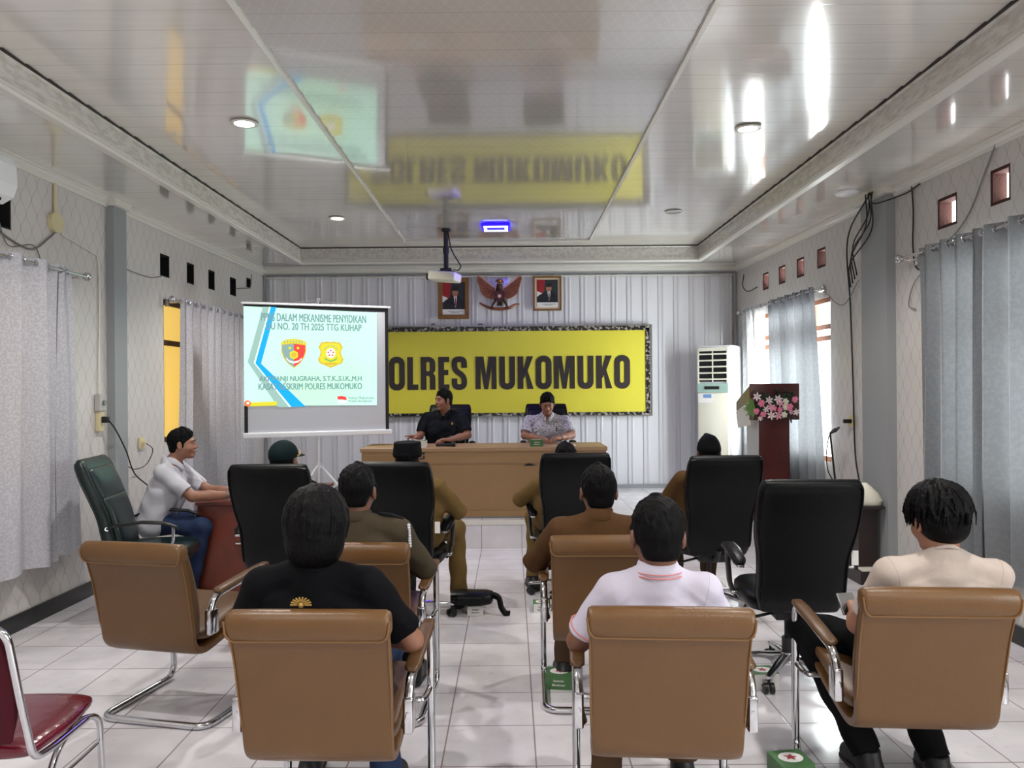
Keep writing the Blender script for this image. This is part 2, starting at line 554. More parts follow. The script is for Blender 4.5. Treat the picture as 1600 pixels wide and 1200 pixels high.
left_vents = [(5.02, 5.21, 2.66, 2.90), (7.36, 7.56, 2.67, 2.88), (7.95, 8.13, 2.68, 2.89), (8.50, 8.68, 2.69, 2.90), (9.13, 9.33, 2.70, 2.91), (9.68, 9.84, 2.86, 2.98)]
right_vents = [(4.86, 5.06, 2.73, 2.96), (5.42, 5.66, 2.70, 2.92), (7.56, 7.76, 2.74, 2.93), (8.08, 8.28, 2.72, 2.92), (8.60, 8.80, 2.72, 2.92), (9.12, 9.32, 2.72, 2.92)]
LW = [(7.42, 9.5, 1.10, 2.46), (3.2, 5.4, 0.95, 2.36)]
RW = [(7.46, 9.62, 0.86, 2.44), (3.3, 5.55, 0.86, 2.46), (-0.4, 1.7, 0.86, 2.46)]
wall_side('left', left_vents + LW)
wall_side('right', right_vents + RW)

# brick-lined ventilation openings on the right, black plates painted as unlit openings on the left
for (y0, y1, z0, z1) in right_vents:
    mb = MB()
    P = lambda y, z, d: wp('right', y, z, d)
    e = 0.022
    for a in ((y0, y0 + e, z0, z1), (y1 - e, y1, z0, z1), (y0 + e, y1 - e, z0, z0 + e), (y0 + e, y1 - e, z1 - e, z1)):
        vs = [P(y, z, d) for y in a[:2] for z in a[2:] for d in (-0.004, -0.095)]
        mb.add(vs, [(0, 1, 3, 2), (4, 6, 7, 5), (0, 4, 5, 1), (2, 3, 7, 6), (0, 2, 6, 4), (1, 5, 7, 3)])
    # pierced block set deep in the opening
    for k in range(1):
        a, b = (y0 + y1) / 2 - 0.008, (y0 + y1) / 2 + 0.008
        vs = [P(y, z, d) for y in (a, b) for z in (z0 + e, z1 - e) for d in (-0.075, -0.09)]
        mb.add(vs, [(0, 1, 3, 2), (4, 6, 7, 5), (0, 4, 5, 1), (2, 3, 7, 6), (0, 2, 6, 4), (1, 5, 7, 3)])
    trim(mb, 'brick')
for (y0, y1, z0, z1) in left_vents:
    mb = MB()
    vs = [wp('left', y, z, d) for y in (y0 - .01, y1 + .01) for z in (z0 - .01, z1 + .01) for d in (-0.105, -0.14)]
    mb.add(vs, [(0, 1, 3, 2), (4, 6, 7, 5), (0, 4, 5, 1), (2, 3, 7, 6), (0, 2, 6, 4), (1, 5, 7, 3)])
    e = 0.012
    for a in ((y0, y0 + e, z0, z1), (y1 - e, y1, z0, z1), (y0 + e, y1 - e, z0, z0 + e), (y0 + e, y1 - e, z1 - e, z1)):
        vs = [wp('left', y, z, d) for y in a[:2] for z in a[2:] for d in (-0.003, -0.105)]
        mb.add(vs, [(0, 1, 3, 2), (4, 6, 7, 5), (0, 4, 5, 1), (2, 3, 7, 6), (0, 2, 6, 4), (1, 5, 7, 3)])
    trim(mb, 'painted_dark')

# floor, platform, rear wall, back wall
mb = MB(); mb.box(-3.7, 3.6, YN - 0.2, YB + 0.2, -0.1, 0.0)
struct(mb.build('floor', 'floor_tile'))
mb = MB()
mb.add([(XL(PLAT_Y), PLAT_Y, 0.0), (XR(PLAT_Y), PLAT_Y, 0.0), (XR(YB), YB, 0.0), (XL(YB), YB, 0.0),
        (XL(PLAT_Y), PLAT_Y, PLAT_Z), (XR(PLAT_Y), PLAT_Y, PLAT_Z), (XR(YB), YB, PLAT_Z), (XL(YB), YB, PLAT_Z)],
       [(4, 5, 6, 7), (0, 1, 5, 4), (1, 2, 6, 5), (2, 3, 7, 6), (3, 0, 4, 7)])
struct(mb.build('floor_platform', 'floor_tile'), 'low white tiled platform along the front wall')
mb = MB(); mb.box(XL(PLAT_Y), XR(PLAT_Y), PLAT_Y - 0.008, PLAT_Y + 0.03, PLAT_Z - 0.035, PLAT_Z + 0.004)
trim(mb, 'trim_white', label='pale nosing strip along the platform edge')
# ribbed front wall
mb = MB(); x = XL(YB) - 0.05; prof = []
while x < XR(YB) + 0.1:
    prof += [(x, 0.0), (x + 0.118, 0.0), (x + 0.126, 0.010), (x + 0.150, 0.010), (x + 0.154, 0.005), (x + 0.174, 0.005), (x + 0.178, 0.010), (x + 0.198, 0.010)]
    x += 0.204
vs = []; fs = []
for i, (px, d) in enumerate(prof):
    vs += [(px, YB - d, PLAT_Z), (px, YB - d, 3.4)]
for i in range(len(prof) - 1): fs.append((2 * i, 2 * i + 2, 2 * i + 3, 2 * i + 1))
o = mesh_obj('wall_front', vs, fs, 'rib_white'); struct(o)
o.data.materials.append(M['rib_gloss'])
for i, p in enumerate(o.data.polygons):
    if prof[i][1] > 0.001 or prof[i + 1][1] > 0.001: p.material_index = 1
mb = MB(); mb.box(-3.6, 3.5, YB + 0.001, YB + 0.15, 0, 3.4); struct(mb.build('wall_front_core', 'trim_white'))
mb = MB(); mb.box(-3.6, 3.5, YN - 0.15, YN, 0, 3.4); struct(mb.build('wall_rear', 'wallpaper'))
# metal trim around the ribbed wall
mb = MB()
mb.box(XL(YB) + 0.02, XR(YB) - 0.02, YB - 0.05, YB - 0.02, 3.085, 3.105)
mb.box(XL(YB) + 0.02, XL(YB) + 0.05, YB - 0.05, YB - 0.02, PLAT_Z, 3.085)
mb.box(XR(YB) - 0.05, XR(YB) - 0.02, YB - 0.05, YB - 0.02, PLAT_Z, 3.085)
mb.box(XL(YB) + 0.02, XR(YB) - 0.02, YB - 0.05, YB - 0.02, PLAT_Z, PLAT_Z + 0.05)
trim(mb, 'column_grey', label='grey metal trim framing the ribbed front wall')
mb = MB()
mb.box(XL(YB) + 0.05, XR(YB) - 0.05, YB - 0.055, YB - 0.02, 3.045, 3.06)
mb.box(XR(YB) - 0.09, XR(YB) - 0.075, YB - 0.055, YB - 0.02, PLAT_Z + 0.05, 3.045)
trim(mb, 'trim_white')

# baseboards
for side in ('left', 'right'):
    mb = MB()
    for (a, b) in ((YN, 6.38 if side == 'left' else 6.23), (6.63 if side == 'left' else 6.72, PLAT_Y - 0.01)):
        vs = [wp(side, y, z, d) for y in (a, b) for z in (0, 0.115) for d in (0.002, 0.016)]
        mb.add(vs, [(0, 1, 3, 2), (4, 6, 7, 5), (0, 4, 5, 1), (2, 3, 7, 6), (0, 2, 6, 4), (1, 5, 7, 3)])
    struct(mb.build('baseboard_' + side, 'baseboard_black'))

# columns
mb = MB(); mb.box(XL(6.5) - 0.02, -3.222, 6.40, 6.61, 0, ZC - 0.05)
trim(mb, 'column_grey', label='grey painted column on the left wall')
mb = MB(); mb.box(2.985, XR(6.5) + 0.02, 6.25, 6.70, 0, ZC - 0.04)
trim(mb, 'column_grey', label='grey painted column on the right wall')
for side in ('left', 'right'):                                 # faint panel joints of the wall sheets
    for y in ((3.0, 6.05, 7.25, 8.45, 9.7) if side == 'left' else (2.9, 5.95, 7.25, 8.5, 9.7)):
        pass

# ceiling: lower soffit ring, tray, dropped central panel
TX0, TX1, TY0, TY1 = -2.58, 2.31, -1.9, 9.66
mb = MB()
mb.box(-3.7, TX0, YN - .2, YB + .2, ZC, ZC + 0.02); mb.box(TX1, 3.6, YN - .2, YB + .2, ZC, ZC + 0.02)
mb.box(TX0, TX1, TY1, YB + .2, ZC, ZC + 0.02); mb.box(TX0, TX1, YN - .2, TY0, ZC, ZC + 0.02)
struct(mb.build('ceiling_soffit', 'ceiling_pvc'), 'lower glossy soffit running round the tray ceiling')
mb = MB(); mb.box(TX0 - .2, TX1 + .2, TY0 - .2, TY1 + .2, ZT + 0.012, ZT + 0.1)
struct(mb.build('ceiling_deck', 'ceiling_pvc'))
def planks(x0, x1, y0, y1, z, w, drop):
    # boards lapped like shallow clapboards: each board's far edge hangs a little lower
    vs = []; fs = []; y = y1
    while y > y0:
        a = max(y - w, y0); k = len(vs)
        vs += [(x0, a, z), (x1, a, z), (x1, y, z - drop), (x0, y, z - drop), (x0, y, z), (x1, y, z)]
        fs += [(k, k + 3, k + 2, k + 1), (k + 3, k + 4, k + 5, k + 2)]
        y -= w
    return vs, fs
vs, fs = planks(TX0 - .1, TX1 + .1, TY0 - .1, TY1 + .1, ZT + 0.008, 0.20, 0.0085)
struct(mesh_obj('ceiling', vs, fs, 'ceiling_pvc'))
CX0, CX1, CY1 = -1.22, 0.925, 9.12
vs, fs = planks(CX0, CX1, TY0 + 0.3, CY1, ZT - 0.012, 0.20, 0.0085)
struct(mesh_obj('ceiling_panel', vs, fs, 'ceiling_pvc_net'), 'central glossy ceiling panel with a fine net pattern')
mb = MB()
for x in (CX0, CX1): mb.box(x - 0.012, x + 0.012, TY0 + 0.3, CY1, ZT - 0.034, ZT)
mb.box(CX0, CX1, CY1 - 0.012, CY1 + 0.012, ZT - 0.034, ZT)
trim(mb, 'trim_white', label='white edging of the central ceiling panel')
# moulded band of the tray (profile swept along its four sides)
prof = [(0.0, ZC - 0.022), (-0.03, ZC - 0.022), (-0.045, ZC - 0.008), (-0.045, ZC + 0.0)]
def band_section(d):  # d grows into the tray opening
    return d
mb = MB()
pr = [(-0.02, ZC), (-0.05, ZC - 0.012), (-0.04, ZC - 0.024), (0.012, ZC - 0.024), (0.022, ZC - 0.008), (0.012, ZC + 0.012), (0.012, ZC + 0.02)]
def sweep(pr, loop, mb):
    ring = []
    rows = []
    for (d, z) in pr:
        x0, x1, y0, y1 = loop
        rows.append([(x0 + d, y0 + d, z), (x1 - d, y0 + d, z), (x1 - d, y1 - d, z), (x0 + d, y1 - d, z)])
    k = len(mb.v)
    for r in rows: mb.v += [Vector(q) for q in r]
    for i in range(len(rows) - 1):
        for j in range(4):
            mb.f.append((k + i * 4 + j, k + i * 4 + (j + 1) % 4, k + (i + 1) * 4 + (j + 1) % 4, k + (i + 1) * 4 + j))
sweep(pr, (TX0, TX1, TY0, TY1), mb)
trim(mb, 'trim_white', label='white lip moulding along the lower edge of the tray')
mb = MB(); sweep([(0.0, ZC + 0.005), (0.012, ZC + 0.02), (0.004, ZC + 0.06), (0.0, ZT - 0.02), (0.012, ZT - 0.008)], (TX0, TX1, TY0, TY1), mb)
trim(mb, 'band_pattern', smooth=None, label='patterned vertical band of the tray ceiling')
mb = MB(); sweep([(0.012, ZT - 0.008), (0.024, ZT - 0.004), (0.024, ZT + 0.01)], (TX0, TX1, TY0, TY1), mb)
trim(mb, 'gap_shade', label='dark strip painted as the shadow gap above the tray band')  # dark colour put in for the shade of the gap
# cornice
for side in ('left', 'right'):
    mb = MB(); vs = []; pr = [(0.0, ZC - 0.065), (0.012, ZC - 0.065), (0.016, ZC - 0.045), (0.035, ZC - 0.03), (0.04, ZC - 0.016), (0.055, ZC - 0.012), (0.055, ZC)]
    for y in (YN, YB - 0.02): vs += [wp(side, y, z, d) for d, z in pr]
    mb.add(vs, [(i, i + 1, i + 1 + len(pr), i + len(pr)) for i in range(len(pr) - 1)])
    trim(mb, 'trim_white', label='white cornice along the %s wall' % side)
mb = MB(); mb.add([(x, YB - d, z) for x in (XL(YB), XR(YB)) for d, z in ((0.02, 3.105), (0.04, 3.105), (0.05, 3.13), (0.09, 3.15), (0.09, ZC))], [(i, i + 1, i + 6, i + 5) for i in range(4)])
trim(mb, 'trim_white', label='white cornice along the front wall')
mb = MB(); mb.box(XL(6.5), -3.19, 6.37, 6.64, ZC - 0.055, ZC); trim(mb, 'trim_white')
mb = MB(); mb.box(2.95, XR(6.5), 6.2, 6.75, ZC - 0.045, ZC); trim(mb, 'trim_white')

# ------------------------------------------------------------------ windows
def window(nr, side, y0, y1, z0, z1, frame_mat, pane_mat, cols, rows):
    root = bpy.data.objects.new('window_%d' % nr, None); link(root); root['kind'] = 'structure'
    f = 0.05; mb = MB()
    def bar(a, b, c, d):
        vs = [wp(side, y, z, q) for y in (a, b) for z in (c, d) for q in (-0.02, -0.09)]
        mb.add(vs, [(0, 1, 3, 2), (4, 6, 7, 5), (0, 4, 5, 1), (2, 3, 7, 6), (0, 2, 6, 4), (1, 5, 7, 3)])
    bar(y0, y0 + f, z0, z1); bar(y1 - f, y1, z0, z1); bar(y0 + f, y1 - f, z0, z0 + f); bar(y0 + f, y1 - f, z1 - f, z1)
    for i in range(1, cols): y = y0 + (y1 - y0) * i / cols; bar(y - f / 2, y + f / 2, z0 + f, z1 - f)
    for z in rows: bar(y0 + f, y1 - f, z - 0.025, z + 0.025)
    mb.build('window_frame', frame_mat, root)
    vs = [wp(side, y, z, q) for y in (y0 + 0.01, y1 - 0.01) for z in (z0 + 0.01, z1 - 0.01) for q in (-0.05, -0.056)]
    mesh_obj('pane', vs, [(0, 1, 3, 2), (4, 6, 7, 5), (0, 4, 5, 1), (2, 3, 7, 6), (0, 2, 6, 4), (1, 5, 7, 3)], pane_mat, root)
window(1, 'left', *LW[0], 'window_wood_dark', 'amber_pane', 4, (2.05,))
window(2, 'left', *LW[1], 'window_wood', 'amber_pane', 4, (1.9,))
window(3, 'right', *RW[0], 'window_wood', 'pane_glass', 4, (2.05, 2.16))
window(4, 'right', *RW[1], 'window_wood', 'pane_glass', 4, (2.0,))
window(5, 'right', *RW[2], 'window_wood', 'pane_glass', 4, (2.0,))

# ------------------------------------------------------------------ curtains
def rod(side, y0, y1, z, d, label, ends=(True, True)):
    root = empty('curtain_rod', wp(side, (y0 + y1) / 2, z, d), 0, label, 'curtain rod')
    inv = Matrix.Translation(-root.location)
    MB().tube([wp(side, y0, z, d), wp(side, y1, z, d)], 0.011, 10, mtx=inv).build('pole', 'chrome', root, smooth=40)
    for e, y, sg in ((ends[0], y0, -1), (ends[1], y1, 1)):
        if e:
            p = wp(side, y, z, d)
            m = MB(); m.tube([p, p + Vector((0, sg * 0.03, 0))], 0.016, 10, mtx=inv); m.ball(p + Vector((0, sg * 0.055, 0)), 0.033, 14, mtx=inv)
            m.build('finial', 'chrome', root, smooth=40)
    for y in (y0 + 0.04, y1 - 0.04):
        m = MB(); m.tube([wp(side, y, z - .02, 0.0), wp(side, y, z - .02, d), wp(side, y, z - 0.012, d)], 0.007, 8, mtx=inv); m.box(-0.01, 0.01, -0.02, 0.02, -0.04, 0.03, mtx=inv @ Matrix.Translation(wp(side, y, z - .02, 0.01)))
        m.build('bracket', 'chrome', root, smooth=40)
    return root


def curtain(side, y0, y1, zt, zb, folds, amp, d, material, label, yb0=None, yb1=None, seed=0, eyelets=True, group=None):
    rnd = random.Random(seed)
    root = empty('curtain', wp(side, (y0 + y1) / 2, zb, d), 0, label, 'curtain', group)
    inv = Matrix.Translation(-root.location)
    yb0 = y0 if yb0 is None else yb0; yb1 = y1 if yb1 is None else yb1
    nu, nv = folds * 14, 30
    ph = [rnd.uniform(-0.5, 0.5) for _ in range(folds + 2)]; am = [rnd.uniform(0.65, 1.15) for _ in range(folds + 2)]
    lerp = lambda L, t: L[int(t)] * (1 - t % 1) + L[min(int(t) + 1, len(L) - 1)] * (t % 1)
    vs = []
    for k in range(nv + 1):
        v = k / nv; z = zt + 0.035 + (zb - zt - 0.035) * v
        for i in range(nu + 1):
            u = i / nu; t = u * folds
            ya = y0 + (y1 - y0) * u; yb = yb0 + (yb1 - yb0) * u
            ease = v ** 0.7
            y = ya * (1 - ease) + yb * ease
            a = 2 * math.pi * t + lerp(ph, t) * ease * 1.6
            s = math.sin(a); s = math.copysign(abs(s) ** 0.75, s)
            dd = d + amp * s * (1.0 + 0.15 * ease) * (lerp(am, t) if v > 0.05 else 1) + 0.010 * math.sin(5 * t + 3.1 * v + seed) * ease
            y += 0.018 * math.sin(2 * a + 0.4) * (1 - 0.3 * ease) + 0.02 * math.sin(2.3 * v + t * 1.7 + seed) * ease
            zz = z + (0.015 * math.sin(a * 0.5 + seed) * v)
            if k == 0: zz += 0.0
            vs.append(inv @ wp(side, y, zz, max(dd, 0.015)))
    fs = [(k * (nu + 1) + i, k * (nu + 1) + i + 1, (k + 1) * (nu + 1) + i + 1, (k + 1) * (nu + 1) + i) for k in range(nv) for i in range(nu)]
    mesh_obj('cloth', vs, fs, material, root, smooth=True)
    if eyelets:
        for q in range(folds * 2):
            y = y0 + (y1 - y0) * (q + 0.0) / (folds * 2) + 0.004
            m = MB(); P = wp(side, y, zt, d)
            m.tube([P + Vector((0.021 * math.cos(a), 0, 0.021 * math.sin(a))) for a in [2 * math.pi * j / 14 for j in range(14)]], 0.004, 6, closed=True, mtx=inv)
            m.build('eyelet', 'chrome', root, smooth=40)
    return root


rod('left', 3.0, 5.88, 2.455, 0.10, 'chrome curtain rod over the nearer left curtains', (False, True))
curtain('left', 3.15, 5.56, 2.455, 0.40, 9, 0.042, 0.10, 'curtain_silver', 'wide silver damask curtain at the left edge, in front of the grey column', seed=3)
curtain('left', 5.60, 5.74, 2.455, 0.44, 1, 0.03, 0.09, 'curtain_silver', 'narrow silver curtain strip at the end of the nearer left rod', yb0=5.56, yb1=5.88, seed=4)
rod('left', 7.44, 9.75, 2.45, 0.10, 'chrome curtain rod on the left wall beside the projection screen')
curtain('left', 7.56, 9.6, 2.45, 0.42, 11, 0.038, 0.10, 'curtain_silver', 'pleated silver curtain behind the seated man in white shirt', seed=8)
rod('right', 3.1, 5.95, 2.55, 0.10, 'chrome curtain rod over the nearer right curtains', (False, True))
curtain('right', 4.98, 5.72, 2.55, 0.36, 4, 0.04, 0.10, 'curtain_grey', 'grey curtain hanging beside the right grey column', seed=12)
curtain('right', 3.2, 5.08, 2.55, 0.38, 8, 0.045, 0.10, 'curtain_grey', 'wide grey curtain at the right edge of the room', seed=14)
rod('right', 7.52, 9.95, 2.52, 0.07, 'chrome curtain rod on the right wall behind the lectern')
curtain('right', 7.68, 8.95, 2.52, 0.34, 6, 0.032, 0.07, 'curtain_grey', 'gathered grey curtain behind the lectern', yb0=7.5, yb1=8.75, seed=21)
curtain('right', 9.50, 9.88, 2.52, 0.34, 3, 0.03, 0.07, 'curtain_sheer', 'pale thin curtain between air conditioner and lectern', yb1=9.9, yb0=9.25, seed=22)

curtain('right', 9.02, 9.42, 2.52, 0.34, 3, 0.02, 0.07, 'curtain_sheer', 'thin curtain strip added for a bright window gap left of the gathered grey curtain', seed=27)  # added strip, its translucent glow stands in for the blown-out window

# ------------------------------------------------------------------ ceiling lamps
def downlight(x, y, on, label):
    root = empty('downlight', (x, y, ZT), 0, label, 'ceiling light', 'recessed ceiling downlights')
    MB().lathe([(0.062, -0.002), (0.085, -0.004), (0.088, -0.008), (0.080, -0.012), (0.064, -0.012), (0.060, -0.004), (0.062, -0.002)], 28).build('ring', 'chrome' if not on else 'trim_white', root, smooth=40)
    MB().lathe([(0.001, -0.006), (0.061, -0.007), (0.061, -0.003), (0.001, -0.003)], 24).build('diffuser', 'lamp_glow' if on else 'lamp_off', root)
    if on:
        l = bpy.data.lights.new('downlight_lamp', 'SPOT'); l.energy = 88; l.spot_size = R(140); l.spot_blend = 0.6; l.shadow_soft_size = 0.06; l.color = (1, 0.96, 0.92)
        lo = bpy.data.objects.new('downlight_lamp', l); link(lo); lo.location = (0, 0, -0.03); lo.parent = root
downlight(-1.717, 5.10, True, 'lit round downlight nearest on the left, under the green reflection')
downlight(1.60, 5.28, True, 'lit round downlight on the right side of the tray')
downlight(-1.745, 7.95, True, 'lit round downlight farther back on the left of the tray')
downlight(1.61, 7.78, False, 'unlit round downlight farther back on the right')
for (x, y) in ((-1.70, 2.4), (1.60, 2.5), (-1.70, -0.3), (1.60, -0.2)):
    l = bpy.data.lights.new('downlight_lamp', 'SPOT'); l.energy = 88; l.spot_size = R(140); l.spot_blend = 0.6; l.shadow_soft_size = 0.06; l.color = (1, 0.96, 0.92)
    lo = bpy.data.objects.new('downlight_lamp', l); link(lo); lo.location = (x, y, ZT - 0.03)
# violet-blue square lamp
root = empty('blue_lamp', (-0.15, 8.30, ZT - 0.02), 0, 'glowing violet-blue rectangular lamp on the ceiling above the state emblem', 'ceiling light')
m = MB()
m.box(-0.15, 0.15, -0.15, 0.15, -0.03, 0, bev=0.01); m.build('housing', 'blue_glow', root)
m = MB()
for a in ((-.125, .125, -.125, -.095), (-.125, .125, .095, .125), (-.125, -.095, -.095, .095), (.095, .125, -.095, .095)): m.box(*a, -0.038, -0.031)
m.build('tube_ring', 'blue_core', root)
l = bpy.data.lights.new('blue_lamp_light', 'AREA'); l.energy = 4; l.size = 0.25; l.color = (0.16, 0.05, 1.0)
lo = bpy.data.objects.new('blue_lamp_light', l); link(lo); lo.location = (0, 0, -0.05); lo.parent = root

# ================================================================== BACK WALL THINGS
WY = YB - 0.03       # front of the ribs

# ------ banner with cut letters
root = empty('banner_board', (-0.12, WY, 1.22), 0, 'wide yellow banner with black lettering in a mottled dark frame', 'banner')
bx0, bx1, bz0, bz1 = -2.03, 1.93, 0.03, 1.145
MB().box(bx0 + .03, bx1 - .05, -0.035, -0.012, bz0 + .02, bz1 - .025).build('sheet', 'banner_yellow', root)
m = MB()
m.box(bx0 - .03, bx1, -0.045, 0, bz1 - 0.03, bz1 + 0.03); m.box(bx0 - .03, bx1, -0.045, 0, bz0 - 0.02, bz0 + 0.02)
m.box(bx0 - .03, bx0 + .03, -0.045, 0, bz0, bz1); m.box(bx1 - .055, bx1, -0.045, 0, bz0, bz1)
m.build('frame', 'mottled_frame', root)
m = MB()
m.box(bx0 - .05, bx1 + .03, -0.05, 0, bz1 + 0.03, bz1 + 0.045); m.box(bx0 - .05, bx1 + .03, -0.05, 0, bz0 - 0.035, bz0 - 0.02); m.box(bx1 + .012, bx1 + .03, -0.05, 0, bz0 - .02, bz1 + 0.03)
m.build('metal_rim', 'steel_dull', root)


def rrect(x0, x1, y0, y1, r, n=6, rev=False):
    pts = []
    for cx, cy, a0 in ((x1 - r, y1 - r, 0), (x0 + r, y1 - r, 90), (x0 + r, y0 + r, 180), (x1 - r, y0 + r, 270)):
        for k in range(n + 1):
            a = R(a0 + 90 * k / n); pts.append((cx + r * math.cos(a), cy + r * math.sin(a)))
    return pts[::-1] if rev else pts


def glyph(ch, w):
    st = 0.175
    if ch == 'O': return [rrect(0, w, -0.015, 1.015, w * 0.46), rrect(st, w - st, 0.17, 0.83, (w - 2 * st) * 0.48, rev=True)]
    if ch == 'L': return [[(0, 0), (0, 1), (st, 1), (st, 0.165), (w, 0.165), (w, 0)]]
    if ch == 'E': return [[(0, 0), (0, 1), (w, 1), (w, .84), (st, .84), (st, .60), (w - .03, .60), (w - .03, .445), (st, .445), (st, .16), (w, .16), (w, 0)]]
    if ch == 'P': return [[(0, 0), (0, 1)] + [(w - .2 + .2 * math.sin(R(a)), .8 + .2 * math.cos(R(a))) for a in range(0, 91, 15)] + [(w - .2 + .2 * math.cos(R(a)), .58 - .2 * math.sin(R(a))) for a in range(0, 91, 15)] + [(st, .38), (st, 0)],
                          rrect(st, w - st, 0.52, 0.85, 0.05, rev=True)]
    if ch == 'R': return [[(0, 0), (0, 1)] + [(w - .2 + .2 * math.sin(R(a)), .8 + .2 * math.cos(R(a))) for a in range(0, 91, 15)] + [(w, .62), (w - .02, .55), (w - .07, .50), (w - .02, .45), (w, .38), (w, 0), (w - st, 0), (w - st, .38), (w - st - .03, .42), (st, .42), (st, 0)],
                          rrect(st, w - st, 0.56, 0.85, 0.045, rev=True)]
    if ch == 'M':
        return [[(0, 0), (0, 1), (.245, 1), (w / 2, .44), (w - .245, 1), (w, 1), (w, 0), (w - .155, 0), (w - .155, .66), (w / 2 + .06, 0), (w / 2 - .06, 0), (.155, .66), (.155, 0)]]
    if ch == 'U':
        r = w * 0.46; q = w / 2 - st
        return [[(0, 1), (0, r)] + [(r - r * math.cos(R(a)), r - .015 - r * math.sin(R(a))) for a in range(0, 91, 15)] + [(w - r + r * math.sin(R(a)), r - .015 - r * math.cos(R(a))) for a in range(0, 91, 15)] + [(w, 1), (w - st, 1), (w - st, .17 + q)] + [(w / 2 + q * math.cos(R(a)), .17 + q - q * math.sin(R(a))) for a in range(15, 166, 15)] + [(st, .17 + q), (st, 1)]]
    if ch == 'K': return [[(0, 0), (0, 1), (st, 1), (st, .60), (w - .19, 1), (w, 1), (w - .17, .56), (w + .01, 0), (w - .18, 0), (.24, .42), (st, .30), (st, 0)]]
    if ch == 'S':
        x0, x1 = st / 2, w - st / 2; t, b = 0.925, 0.075
        cl = fillet([(x1, .66, 0), (x1, t, 0), (x0, t, 0), (x0, .60, 0), (x1, .40, 0), (x1, b, 0), (x0, b, 0), (x0, .34, 0)], .17, 6)
        L_, R_ = [], []
        for i, p in enumerate(cl):
            a = cl[max(i - 1, 0)]; c = cl[min(i + 1, len(cl) - 1)]; d = (c - a).normalized(); nn = Vector((-d.y, d.x, 0)) * st / 2
            L_.append((p + nn)[:2]); R_.append((p - nn)[:2])
        return [L_ + R_[::-1]]


X0 = -1.677; sc = 0.00224
letters = [('P', -52, 32), ('O', 45, 138), ('L', 152, 216), ('R', 230, 316), ('E', 333, 397), ('S', 410, 500), ('M', 550, 672), ('U', 688, 780), ('K', 795, 886), ('O', 900, 993), ('M', 1006, 1128), ('U', 1145, 1237), ('K', 1253, 1344), ('O', 1358, 1450)]
H = 0.427
for ch, a, b in letters:
    w = (b - a) * sc / H
    vs, fs = poly_fill(glyph(ch, w), 0.003)
    vs = [(X0 - (-0.12) + a * sc - 0.02 + v[0] * H, -0.039 - v[2], 0.358 + v[1] * H) for v in vs]
    mesh_obj('letter', vs, fs, 'banner_black', root)

